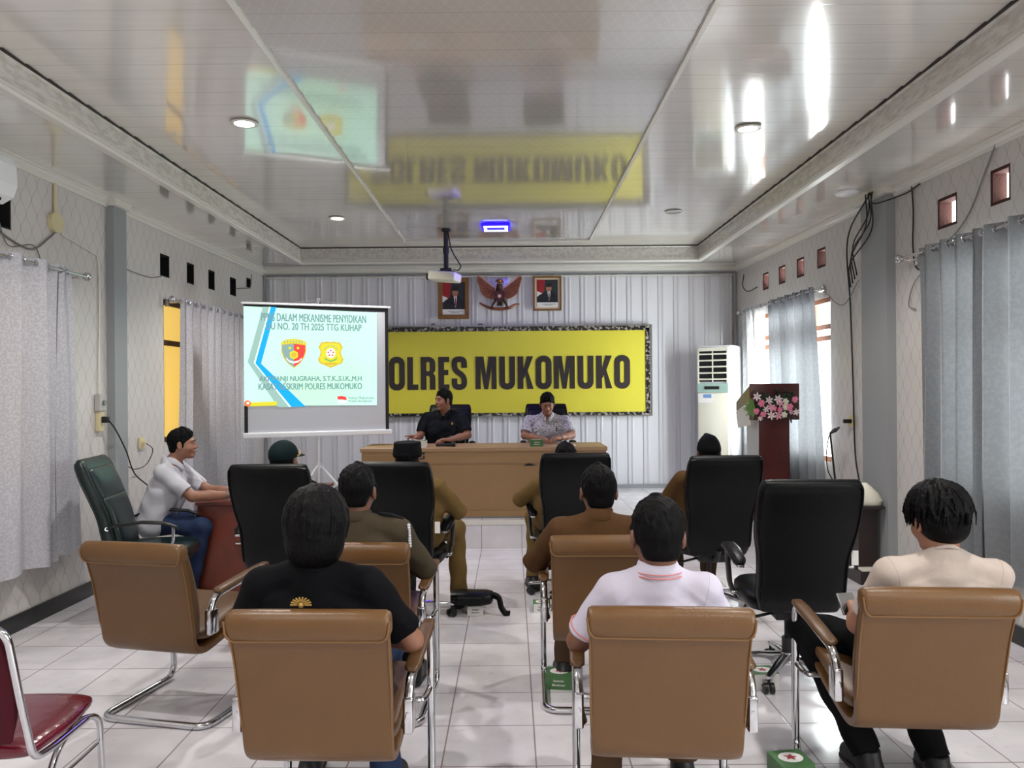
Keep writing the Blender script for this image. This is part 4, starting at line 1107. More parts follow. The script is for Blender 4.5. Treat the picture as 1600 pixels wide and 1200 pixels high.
# small things on the table
mat('box_green', (70, 112, 66), 0.5); mat('box_paper', (214, 212, 208), 0.5, bump=(50, 0.1)); mat('box_red', (150, 30, 40), 0.5)
def snack_box(loc, rz, label, w=.11, d=.11, h=.065, front='box_paper'):
    r = empty('snack_box', loc, R(rz), label, 'box', 'small printed snack boxes')
    MB().box(-w / 2, w / 2, -d / 2, d / 2, 0, h * .97).build('carton', front, r)
    MB().box(-w / 2 - .001, w / 2 + .001, -d / 2 - .001, d / 2 + .001, h * .97, h).build('lid', 'box_green', r)
    vs, fs = poly_fill([ell(0.0, 0.0, w * .36, d * .33, 16)], 0.0004); mesh_obj('lid_patch', [(v[0], v[1], h + .0008 + v[2]) for v in vs], fs, 'paper_white', r)
    vs, fs = poly_fill([[(.028 * (1 if k % 2 == 0 else .45) * math.cos(R(k * 36)), .028 * (1 if k % 2 == 0 else .45) * math.sin(R(k * 36))) for k in range(10)]], 0.0004); mesh_obj('lid_flower', [(v[0], v[1], h + .002 + v[2]) for v in vs], fs, 'box_red', r)
    for t, zz, ww in (('Selamat', h * .62, w * .42), ('Menikmati', h * .32, w * .5)):
        vs, fs = text_mesh(t, ww, h * .16, bold=.01, shear=.3); mesh_obj('printed_word', upright(vs, 0, -d / 2 - .001, zz), fs, 'ink' if front != 'box_green' else 'paper_white', r)
    if front != 'box_green':
        MB().box(-w / 2 - .0012, -w / 2 + .0001, -d / 2, d / 2, 0, h * .96).build('side_panel', 'box_green', r)
    return r
TZ = PLAT_Z + ht
snack_box((-0.955, 8.13, TZ), 0, 'white snack box on the table before the speaker in black shirt', .15, .12, .07)
snack_box((0.255, 8.12, TZ), 3, 'green snack box on the table beside the speaker in patterned shirt', .13, .12, .07, 'box_green')
snack_box((-0.27, 5.57, 0), 5, 'white snack box on the floor under the black shoulder bag')
snack_box((0.20, 5.62, 0), 0, 'green snack box beneath the black office chair right of the aisle')
snack_box((0.245, 4.21, 0), -8, 'green snack box on the floor beside the chrome legs of the central brown armchair', .14, .13, .075, 'box_green')
snack_box((1.32, 4.18, 0), 6, 'white snack box on the floor by the empty black chair base', .135, .12, .085)
snack_box((1.12, 3.19, 0), 8, 'green snack box at the bottom edge between the two front armchairs', .14, .13, .085, 'box_green')
# microphone and phone on the table
m = MB(); m.tube([(-.78, 8.08, TZ + .022), (-.62, 8.10, TZ + .022)], [.014, .018], 12); m.ball((-.60, 8.103, TZ + .028), .028, 12)
tag(m.build('microphone', 'black_plastic', smooth=40), 'black microphone lying on the table under the left speaker hand', 'microphone')
o = MB().box(.50, .66, 8.10, 8.18, TZ, TZ + .012, bev=.004).build('phone', 'rose_pale'); tag(o, 'pale phone lying under the hands of the speaker in patterned shirt', 'phone')

# black shoulder bag on the box
bg = empty('shoulder_bag', (-0.27, 5.57, 0.066), R(-4), 'black shoulder bag lying on a snack box in the aisle', 'bag')
n_ = [( -.15, .075, .045), (-.13, .09, .05), (.10, .09, .05), (.13, .075, .04)]
m = MB(); m.loft([sup_ring(x, 0, .048, Vector((0, 1, 0)), Vector((0, 0, 1)), a, b, 3, 18) for x, a, b in ((-.17, .05, .025), (-.16, .08, .038), (-.12, .095, .046), (.08, .095, .046), (.12, .08, .038), (.13, .05, .025))]); m.build('pouch', 'black_leather', bg, smooth=40)
m = MB(); m.loft([sup_ring(x, -.095, .045, Vector((0, 1, 0)), Vector((0, 0, 1)), a, b, 3, 14) for x, a, b in ((-.12, .004, .02), (-.11, .014, .03), (.06, .014, .03), (.07, .004, .02))]); m.build('front_pocket', 'black_leather', bg, smooth=40)
m = MB(); m.tube(spline([(.11, 0, .07), (.17, -.02, .05), (.19, -.04, -.01), (.22, -.06, -.045), (.25, -.05, -.05)], 6), .012, 8, flat=2.0); m.build('strap', 'black_leather', bg, smooth=40)

# ================================================================== WALL DEVICES AND CABLES
def cable(pts, r, mt_, name, label, n=7):
    o = MB().tube(spline(pts, n), r, 6).build(name, mt_, smooth=40); return tag(o, label, 'cable')
r_ = empty('wall_air_conditioner', (XL(4.5), 4.5, 2.78), 0, 'white split air conditioner high on the left wall', 'air conditioner')
m = MB(); m.loft([[Vector((p[0], y, p[1])) for p in ((0.0, 0.0), (.12, -.01), (.19, .03), (.215, .10), (.21, .22), (.19, .27), (.0, .28))] for y in (-.46, -.455, .445, .45)]); m.build('body', 'white_plastic', r_)
MB().box(.05, .17, -.38, .36, -.004, .02).build('air_outlet', 'painted_dark', r_)
MB().box(.045, .18, -.39, .37, -.012, -.004, mtx=Matrix.Rotation(R(-8), 4, 'Y')).build('louver', 'white_plastic', r_)
# junction box + conduit, left
p = wp('left', 5.68, 2.93, 0)
r_ = empty('junction_box', p, 0, 'round beige junction box with conduit under the left cornice', 'junction box')
m = MB(); m.tube([(0, 0, -.12), (0.035, 0, -.12)], .075, 18); m.build('round_cover', 'ivory_socket', r_, smooth=40)
m = MB(); m.tube([(.015, 0, -.06), (.015, 0, .165)], .012, 8); m.build('conduit', 'ivory_socket', r_, smooth=40)
L_ = lambda y, z, d=.012: wp('left', y, z, d)
R_ = lambda y, z, d=.012: wp('right', y, z, d)
cable([L_(4.96, 2.72), L_(5.1, 2.62), L_(5.4, 2.57), L_(5.6, 2.68), L_(5.68, 2.74)], .007, 'cable_grey', 'wall_cable', 'grey cable sagging from the left air conditioner to the round junction box')
cable([L_(5.05, 2.70, .02), L_(5.15, 2.55, .02), L_(5.42, 2.60, .015), L_(5.50, 2.50, .02), L_(5.40, 2.47, .09)], .004, 'cable_grey', 'wall_cable', 'thin grey cable dropping from the left vent to the curtain rod')
cable([L_(5.76, 2.74), L_(6.15, 2.68), L_(6.26, 2.62), L_(6.27, 2.2), L_(6.25, 1.6), L_(6.27, 1.52)], .006, 'lectern_light', 'wall_cable', 'pale cable running down beside the left column to the sockets')
cable([L_(6.66, 2.63, .02), L_(6.9, 2.62), L_(7.15, 2.62), L_(7.36, 2.66)], .004, 'cable_grey', 'wall_cable', 'thin grey cable from the left column to the first small vent')
cable([L_(9.3, 2.79, .02), L_(9.5, 2.82, .05), L_(9.65, 2.86, .06), L_(9.72, 3.02, .05)], .006, 'cable_grey', 'wall_cable', 'short grey cable between the last two left vents')
for z, lab in ((1.50, 'white power meter box on the left wall beside the column'), (1.36, 'cream socket strip with black plug on the left wall')):
    p = wp('left', 6.25, z, 0); r_ = empty('wall_socket', p, 0, lab, 'socket')
    if z > 1.45:
        MB().box(0, .05, -.05, .05, -.07, .07, bev=.01).build('box', 'grey_plastic', r_); m = MB().tube([(.05, 0, 0), (.065, 0, 0)], .02, 12); m.build('dial', 'steel_dull', r_, smooth=40)
    else:
        MB().box(0, .04, -.035, .035, -.09, .09, bev=.008).build('box', 'ivory_socket', r_); MB().box(.04, .09, -.02, .02, -.02, .03, bev=.006).build('plug', 'black_plastic', r_)
cable([L_(6.25, 1.36, .09), L_(6.3, 1.28, .12), L_(6.5, 1.1, .10), L_(6.6, .9, .12), L_(6.9, .75, .10), L_(7.2, .55, .10)], .006, 'cable_black', 'power_cable', 'black power cable hanging from the left socket strip')
p = wp('left', 6.95, 1.13, 0); r_ = empty('wall_socket', p, 0, 'small cream wall socket right of the left column', 'socket')
MB().box(0, .02, -.045, .045, -.05, .05, bev=.006).build('plate', 'ivory_socket', r_); MB().box(.02, .05, -.015, .015, -.015, .015, bev=.004).build('plug', 'ivory_socket', r_)
cable([L_(6.95, 1.13, .05), L_(7.06, 1.06, .06), L_(6.95, .94, .05), L_(6.75, .92, .05), L_(6.66, .95, .04)], .004, 'cable_black', 'power_cable', 'thin cable curling from the small left socket to the column')
# right wall
r_ = empty('access_point', (2.72, 6.35, ZC), 0, 'flat white round wireless access point on the ceiling by the right column', 'access point')
m = MB(); m.lathe([(.001, -.035), (.07, -.033), (.09, -.022), (.095, -.01), (.09, 0), (.001, 0)], 24); m.build('disc', 'white_plastic', r_, smooth=40)
for k, (a, b) in enumerate(((0, .0), (.02, .03), (-.015, .05), (.03, -.01))):
    cable([(2.90 + a * .3, 6.36 + b, ZC - .01), (2.93 + a, 6.45, 2.98 - .04 * k), (2.96, 6.80 + .02 * k, 2.80 - .05 * k), R_(6.85 + .04 * k, 2.55 - .03 * k, .03)], .006, 'cable_black', 'cable_bundle', 'black cable in the bundle hanging beside the right column')['group'] = 'cables hanging beside the right column'
cable([(2.91, 6.36, ZC - .01), R_(7.02, 2.9, .03), R_(7.0, 2.3, .02), R_(6.96, 1.6, .02), R_(6.93, 1.0, .02), R_(6.82, .72, .03)], .007, 'cable_black', 'wall_cable', 'long black cable running down the right wall beside the column')
cable([(2.90, 6.3, ZC - .015), (2.9, 6.28, 3.04), R_(6.05, 3.06, .03), R_(5.85, ZC - .07, .02)], .006, 'cable_black', 'wall_cable', 'black cable looping across the top of the right column')
cable([R_(5.98, 3.10), R_(5.96, 2.9), R_(5.97, 2.65), R_(5.93, 2.48), R_(5.82, 2.44, .02)], .006, 'cable_black', 'wall_cable', 'short black cable hanging right of the right column')
cable([R_(4.95, 3.15), R_(5.10, 2.95), R_(5.25, 2.75), R_(5.45, 2.62), R_(5.62, 2.59, .03)], .005, 'cable_grey', 'wall_cable', 'grey cable arching over the right vents to the curtain rod')
cable([R_(6.84, 2.50, .02), R_(7.1, 2.33, .02), R_(7.3, 2.36, .02), R_(7.45, 2.46, .03)], .004, 'cable_grey', 'wall_cable', 'thin grey cable sagging toward the far right curtain rod')
cable([R_(9.95, 3.0, .02), R_(9.9, 2.85, .05), R_(9.7, 2.76, .05), R_(9.45, 2.78, .02)], .006, 'cable_black', 'wall_cable', 'black cable at the far end of the right wall vents')
cable([R_(5.76, 2.46, .02), R_(5.95, 2.35, .02), R_(6.02, 2.20, .02), R_(5.92, 2.16, .02)], .004, 'cable_grey', 'wall_cable', 'thin grey cable curl under the black cable end')
p = R_(7.0, 1.27, 0); r_ = empty('wall_socket', p, 0, 'cream wall socket with black plug above the microphone stand', 'socket')
MB().box(-.02, 0, -.045, .045, -.05, .05, bev=.006).build('plate', 'ivory_socket', r_); MB().box(-.09, -.02, -.015, .015, -.015, .02, bev=.004).build('plug', 'black_plastic', r_)
MB().box(-.03, 0, 0, .045, -.05, .05).build('side_plate', 'ivory_socket', r_)
# microphone stand
ms = empty('microphone_stand', (2.86, 6.95, 0), 0, 'black microphone stand by the right wall under the socket', 'microphone stand')
m = MB(); m.tube([(0, 0, .06), (0, 0, .70)], .011, 10); m.build('lower_pole', 'black_plastic', ms, smooth=40)
m = MB(); m.tube([(.0, 0, .68), (-.05, 0, 1.17)], .009, 10); m.build('boom_pole', 'black_plastic', ms, smooth=40)
m = MB(); m.tube([(0, 0, .66), (0, 0, .74)], .022, 10); m.tube([(-.05, -.0, .70), (.06, 0, .74)], .011, 8); m.build('clutch', 'black_plastic', ms, smooth=40)
m = MB(); m.tube([(-.05, 0, 1.17), (.0, 0, 1.20)], [.012, .02], 10); m.tube([(.0, -.03, 1.20), (.03, .0, 1.22), (0, .03, 1.2)], .008, 8); m.build('microphone_clip', 'black_plastic', ms, smooth=40)
m = MB(); m.tube(spline([(-.06, 0, 1.15), (-.09, -.02, 1.0), (-.08, -.02, .85), (-.03, 0, .76), (.03, -.02, .66), (.02, -.02, .56), (0, -.02, .50)], 6), .005, 6); m.build('cable_wrap', 'cable_black', ms, smooth=40)
for a in (60, 180, 300): m = MB(); m.tube([(0, 0, .10), (math.cos(R(a)) * .10, math.sin(R(a)) * .14, .015)], .008, 8); m.build('leg', 'black_plastic', ms, smooth=40)
# little dark cabinet
cb = empty('side_table', (2.93 - .0, 6.42, 0), 0, 'small dark wooden stand against the right column', 'table')
mat('dark_wood', (44, 32, 32), 0.4)
m = MB(); m.box(-.16, .04, -.15, .15, .60, .625); m.build('top', 'dark_wood', cb)
m = MB(); m.box(-.16, .04, -.15, .15, .0, .10); m.build('base', 'dark_wood', cb)
m = MB(); m.box(-.13, .02, -.05, .12, .10, .60); m.build('body', 'dark_wood', cb)
o = MB().box(-.14, -.02, -.14, -.06, .101, .125, bev=.004, mtx=Matrix.Translation((2.93, 6.42, 0))).build('white_adapter', 'cream_plastic'); tag(o, 'small white adapter on the base of the dark stand', 'adapter')
mat('cloth_white', (226, 224, 208), 0.7, bump=(20, 0.6))
m = MB(); m.loft([sup_ring(2.90 + dx, 6.40, z, Vector((1, 0, 0)), Vector((0, 1, 0)), a, b, 2.3, 16) for z, a, b, dx in ((.626, .09, .09, 0.0), (.66, .10, .10, 0), (.72, .075, .08, -.01), (.77, .045, .06, -.03), (.80, .015, .02, -.035))])
tag(m.build('plastic_bag', 'cloth_white', smooth=40), 'crumpled white bag on the small dark stand by the right column', 'bag')

# desk of the seated man, left
dk = empty('desk', (-2.02, 6.0, 0), 0, 'reddish brown wooden desk beside the man in white shirt', 'desk')
m = MB(); m.box(-.39, .39, -.02, 1.2, .715, .74, bev=.004); m.build('tabletop', 'desk_wood', dk)
m = MB(); m.box(-.38, .37, 0, .022, 0.0, .715); m.build('end_panel', 'desk_wood', dk)
m = MB(); m.box(-.38, .37, 1.16, 1.18, 0.0, .715); m.build('far_end_panel', 'desk_wood', dk)
m = MB(); m.box(.34, .36, .022, 1.16, .15, .715); m.build('modesty_panel', 'desk_wood', dk)
m = MB(); m.box(-.085, .03, -.028, -.0, .42, .435, bev=.004); m.build('handle', 'chrome', dk)
kb = MB().box(-.18, -.02, .10, .34, .74, .755, bev=.004, mtx=Matrix.Translation((-1.99, 6.0, .001))).build('keyboard', 'black_plastic'); tag(kb, 'black keyboard on the red-brown desk under the hands of the man in white', 'keyboard')

# ================================================================== CHAIRS
def brown_chair(label):
    r = empty('armchair', (0, 0, 0), 0, label, 'chair', 'brown leather cantilever armchairs')
    # outer shell: one bent panel from under the seat up the back
    path = interp_path([(.27, .435, .235, .014), (.10, .40, .243, .016), (-.10, .365, .246, .018), (-.20, .36, .246, .02), (-.262, .40, .247, .02), (-.283, .50, .25, .018), (-.325, .70, .255, .018), (-.378, .855, .256, .018)], 4)
    MB().loft(slab(path, 7, 32)).build('shell', 'brown_leather', r, smooth=50)
    path = interp_path([(.265, .475, .215, .02), (.24, .487, .235, .032), (.05, .462, .24, .034), (-.12, .425, .24, .034), (-.19, .43, .235, .03)], 4)
    MB().loft(slab(path, 5, 28)).build('seat_cushion', 'brown_cushion', r, smooth=50)
    path = interp_path([(-.222, .455, .232, .022), (-.238, .56, .24, .030), (-.275, .70, .243, .030), (-.318, .82, .243, .028)], 4)
    MB().loft(slab(path, 5, 28)).build('back_cushion', 'brown_cushion', r, smooth=50)
    # rolled top flap folded over to the rear
    rings = []
    for x, s_ in ((-.262, .55), (-.258, .86), (-.245, .97), (-.15, 1.0), (0, 1.0), (.15, 1.0), (.245, .97), (.258, .86), (.262, .55)):
        c = Vector((x, -.378, .856)); pr = []
        for (dy, dz) in ((.044, -.040), (.050, -.01), (.044, .022), (.024, .037), (-.004, .040), (-.022, .030), (-.030, .008), (-.028, -.022), (-.022, -.050), (-.014, -.056), (-.002, -.050), (.02, -.045)):
            pr.append(c + Vector((0, dy * s_, (dz + .015) * s_ - .015)))
        rings.append(pr)
    MB().loft(rings).build('headrest_roll', 'brown_leather', r, smooth=60)
    m = MB(); m.tube(fillet([(-.262, -.402, .865), (-.257, -.404, .822), (-.24, -.396, .800), (.24, -.396, .800), (.257, -.404, .822), (.262, -.402, .865)], .02), .0035, 6)
    [m.tube([(q * .244, -.272, .42), (q * .247, -.297, .50), (q * .250, -.318, .60), (q * .251, -.341, .70), (q * .253, -.376, .81)], .003, 6) for q in (-1, 1)]
    m.build('piping', 'brown_piping', r, smooth=40)
    # chrome cantilever frame, flat oval tube
    loop = fillet([(-.275, -.20, .455), (-.287, -.225, .50), (-.290, -.185, .615), (-.292, .10, .64), (-.292, .285, .655), (-.292, .30, .55), (-.292, .31, .018), (-.285, -.25, .018),
                   (.285, -.25, .018), (.292, .31, .018), (.292, .30, .55), (.292, .285, .655), (.292, .10, .64), (.290, -.185, .615), (.287, -.225, .50), (.275, -.20, .455)], .075, 6)
    m = MB(); m.tube(loop, .0165, 12); m.build('frame', 'chrome', r, smooth=40)
    m = MB(); m.tube(fillet([(-.290, .305, .40), (-.280, .20, .385), (.280, .20, .385), (.290, .305, .40)], .03), .012, 8)
    m.build('crossbar', 'chrome', r, smooth=40)
    for sx in (-1, 1):
        m = MB(); m.box(sx * .288 - .017, sx * .288 + .017, -.235, -.165, .44, .56, bev=.008); m.build('arm_bracket', 'chrome', r, smooth=40)
        rings = [sup_ring(sx * .291, y, z, Vector((1, 0, 0)), Vector((0, 0, 1)), a, b, 3, 16) for y, z, a, b in ((-.17, .632, .012, .004), (-.155, .636, .026, .012), (.0, .648, .028, .014), (.20, .664, .028, .014), (.275, .668, .024, .012), (.29, .66, .012, .004))]
        MB().loft(rings).build('armrest', 'brown_cushion', r, smooth=50)
    return r


def exec_chair(label, leather='black_leather', slim=False, name='office_chair'):
    r = empty(name, (0, 0, 0), 0, label, 'chair', 'black high-back office chairs' if leather == 'black_leather' else None)
    P = [(-.205, .44, .205, .03), (-.225, .50, .222, .042), (-.25, .60, .222, .045), (-.275, .72, .228, .045), (-.315, .84, .25, .045), (-.37, .97, .256, .045), (-.405, 1.06, .252, .04), (-.418, 1.095, .246, .032)]
    path = interp_path(P, 4)
    b = MB().loft(slab(path, 5, 30)).build('backrest', leather, r, smooth=50)
    for side, off, sc in ((-1, -1, .97), (1, 1, .97)):
        pts = []
        def edge(s): return [(s * hw * sc, y + off * ht * .80 * 1.0, z) for (y, z, hw, ht) in path[3:]]
        pts = edge(-1) + [(s * .24, path[-1][0] + off * .024, path[-1][1] + .012) for s in (-.7, 0, .7)] + edge(1)[::-1]
        MB().tube(pts, .006, 6).build('piping', leather, b, smooth=40)
    # front upholstery: two pillows
    path2 = interp_path([(-.175, .50, .19, .02), (-.205, .62, .195, .028), (-.235, .74, .20, .028), (-.27, .84, .215, .022)], 3)
    MB().loft(slab(path2, 4, 24)).build('lumbar_cushion', leather, b, smooth=50)
    path2 = interp_path([(-.285, .87, .215, .02), (-.32, .95, .22, .028), (-.36, 1.04, .215, .022)], 3)
    MB().loft(slab(path2, 4, 24)).build('head_cushion', leather, b, smooth=50)
    rings = [sup_ring(0, .02, z, Vector((1, 0, 0)), Vector((0, 1, 0)), a, c, 4, 30) for z, a, c in ((.405, .22, .22), (.415, .245, .245), (.45, .258, .258), (.485, .255, .255), (.505, .235, .235), (.512, .18, .18))]
    MB().loft(rings).build('seat', leather, r, smooth=60)
    MB().box(-.10, .10, -.14, .12, .345, .405, bev=.01).build('tilt_mechanism', 'black_plastic', r)
    m = MB(); m.tube([(0, -.10, .38), (0, -.20, .385), (0, -.245, .46)], .022, 8); m.build('back_bracket', 'black_plastic', r, smooth=40)
    m = MB(); m.tube([(-.06, -.05, .37), (-.22, -.07, .34), (-.26, -.08, .325)], [.008, .009, .016], 8); m.build('lever', 'black_plastic', r, smooth=40)
    m = MB(); m.tube([(0, 0, .10), (0, 0, .22), (0, 0, .221), (0, 0, .35)], [.03, .03, .016, .016], 14); m.build('gas_column', 'black_plastic', r, smooth=40)
    m = MB()
    for k in range(5):
        a = R(72 * k + 20); c, s_ = math.cos(a), math.sin(a)
        rings = [sup_ring(c * d, s_ * d, z, Vector((-s_, c, 0)), Vector((0, 0, 1)), w, h, 3, 12) for d, z, w, h in ((.02, .115, .028, .022), (.15, .108, .022, .016), (.30, .088, .017, .011), (.315, .086, .010, .008))]
        m.loft(rings)
    m.tube([(0, 0, .085), (0, 0, .14)], .04, 16)
    m.build('star_base', 'chrome', r, smooth=40)
    for k in range(5):
        a = R(72 * k + 20); c, s_ = math.cos(a) * .30, math.sin(a) * .30
        m = MB(); m.tube([(c, s_, .085), (c, s_, .05)], .008, 8)
        t = Vector((-math.sin(a + .6), math.cos(a + .6), 0))
        for q in (-.017, .017): m.tube([Vector((c, s_, .0285)) + t * (q - .009), Vector((c, s_, .0285)) + t * (q + .009)], .028, 14)
        m.build('caster', 'black_plastic', r, smooth=40)
    for sx in (-1, 1):
        if slim:
            m = MB(); m.loft([sup_ring(sx * x, y, z, Vector((1, 0, 0)), Vector((0, 0, 1)), a, b_, 2.5, 12) for x, y, z, a, b_ in ((.255, -.24, .655, .01, .008), (.275, -.18, .68, .02, .011), (.285, .0, .70, .022, .012), (.285, .15, .69, .022, .012), (.285, .22, .66, .018, .011), (.285, .235, .645, .008, .006))])
            m.build('armrest', 'black_plastic', r, smooth=50)
            m = MB(); m.tube(fillet([(sx * .285, .20, .665), (sx * .285, .20, .55), (sx * .275, .13, .43), (sx * .15, .10, .40)], .05), .010, 8); m.tube([(sx * .26, -.235, .655), (sx * .225, -.255, .64)], .014, 8); m.build('arm_bracket', 'chrome', r, smooth=40)
        else:
            m = MB(); m.loft([sup_ring(sx * .285, y, z, Vector((1, 0, 0)), Vector((0, -.2, 1)), a, b_, 3, 14) for y, z, a, b_ in ((-.16, .645, .018, .010), (-.13, .66, .034, .022), (.0, .688, .038, .026), (.12, .695, .036, .024), (.19, .685, .03, .018), (.205, .675, .015, .008))])
            m.build('armrest', leather, r, smooth=50)
            m = MB(); m.loft([sup_ring(sx * x, y, z, Vector((0, 1, 0)), Vector((1, 0, 0)) , a, b_, 4, 14) for x, y, z, a, b_ in ((.285, .15, .675, .045, .012), (.29, .13, .60, .032, .012), (.288, .10, .50, .032, .012), (.275, .08, .44, .034, .012), (.26, .07, .42, .03, .01))])
            m.build('arm_post', 'black_plastic', r, smooth=50)
            m = MB(); m.box(sx * .285 - .018, sx * .285 + .018, -.165, -.05, .630, .645, bev=.004); m.box(sx * .27 - .022, sx * .27 + .022, .045, .115, .435, .455, bev=.004); m.build('arm_trim', 'chrome', r, smooth=40)
    return r


def place(src, first, x, y, rz, label, z=0):
    o = src if first else copy_tree(src)
    o.location = (x, y, z); o.rotation_euler = (0, 0, R(rz)); o['label'] = label
    return o

bc = brown_chair('x')
BROWN = {}
for i, (k, x, y, rz, lab) in enumerate([
    ('A', -0.633, 2.86, -2, 'brown leather armchair in front left, under the person in black shirt'),
    ('B', 0.522, 2.86, -4, 'brown leather armchair in front centre, under the person in white polo shirt'),
    ('C', 1.485, 3.07, -4, 'brown leather armchair at the right edge, under the person in cream shirt'),
    ('D', -1.66, 3.98, -13, 'empty brown leather armchair with chrome cantilever base on the left'),
    ('E', -0.715, 3.95, -2, 'brown leather armchair in the second row under the person in olive uniform'),
    ('F', 0.45, 4.08, -2, 'brown leather armchair in the second row under the person in khaki brown uniform')]):
    BROWN[k] = place(bc, i == 0, x, y, rz, lab)
ec = exec_chair('x')
EXEC = {}
for i, (k, x, y, rz, z, lab) in enumerate([
    ('G1', -1.52, 5.33, 0, 0, 'black office chair beside the red-brown desk, under the person in dark cap'),
    ('G2', -0.72, 5.42, -6, 0, 'black office chair left of the aisle, under the person in flat black cap'),
    ('G3', 0.43, 6.0, 3, 0, 'black office chair right of the aisle, directly in front of the conference table'),
    ('G4', 1.42, 5.70, 2, 0, 'black office chair under the person with a rimless black cap'),
    ('G5', 1.50, 4.31, -3, 0, 'empty black office chair with chrome star base at the right'),
    ('S1', -0.74, 9.12, 180, PLAT_Z, 'black office chair behind the table under the speaker in black shirt'),
    ('S2', 0.42, 9.16, 180, PLAT_Z, 'black office chair behind the table under the speaker in patterned shirt')]):
    EXEC[k] = place(ec, i == 0, x, y, rz, lab, z)
gc = exec_chair('dark green leather office chair with slim armrests against the left wall', 'green_leather', True)
gc['group'] = 'dark green office chair'; del gc['group']
gc.location = (-2.55, 5.62, 0); gc.rotation_euler = (0, 0, R(-82))
EXEC['G6'] = gc
o = MB().box(-.03, .03, -.002, .002, -.03, .03, mtx=Matrix.Translation((0, -.30, .64))).build('care_tag', 'paper_white', gc)
for k, (x, y, z) in {'G2': (.255, -.30, .70), 'G5': (.245, -.29, .72)}.items():
    MB().box(x - .005, x + .03, y - .002, y + .002, z - .045, z + .03, bev=.0015).build('care_tag', 'paper_white', EXEC[k])

# red stacking chair, lower left
rc = empty('stacking_chair', (-1.735, 2.68, 0), R(2), 'red vinyl stacking chair with chrome tube frame at the lower left edge', 'chair')
path = interp_path([(.23, .445, .17, .02), (.18, .458, .205, .03), (.0, .452, .22, .032), (-.17, .448, .205, .03)], 4)
MB().loft(slab(path, 3, 28)).build('seat', 'red_vinyl', rc, smooth=50)
path = interp_path([(-.225, .50, .16, .012), (-.24, .60, .185, .018), (-.27, .74, .19, .018), (-.30, .86, .16, .014)], 4)
MB().loft(slab(path, 4, 28)).build('backrest', 'red_back', rc, smooth=50)
m = MB(); m.tube(fillet([(.20, .16, .41), (.205, -.10, .415), (.21, -.20, .43), (.205, -.25, .60), (.195, -.31, .86), (.12, -.325, .90), (-.12, -.325, .90), (-.195, -.31, .86), (-.205, -.25, .60), (-.21, -.20, .43), (-.205, -.10, .415), (-.20, .16, .41)], .05), .0125, 10); m.build('back_frame', 'chrome', rc, smooth=40)
for sx in (-1, 1):
    m = MB(); m.tube(fillet([(sx * .215, .24, .015), (sx * .215, .215, .40), (sx * .19, .10, .425), (sx * .215, -.10, .39), (sx * .22, -.26, .015)], .08), .0115, 10); m.build('leg', 'chrome', rc, smooth=40)
    m = MB(); m.tube([(sx * .2145, .20, .30), (sx * .2155, -.12, .30)], .006, 8); m.build('side_stretcher', 'chrome', rc, smooth=40)
m = MB(); m.ball((.12, -.256, .56), .008, 8); m.ball((-.12, -.256, .56), .008, 8); m.build('screw_cap', 'steel_dull', rc)

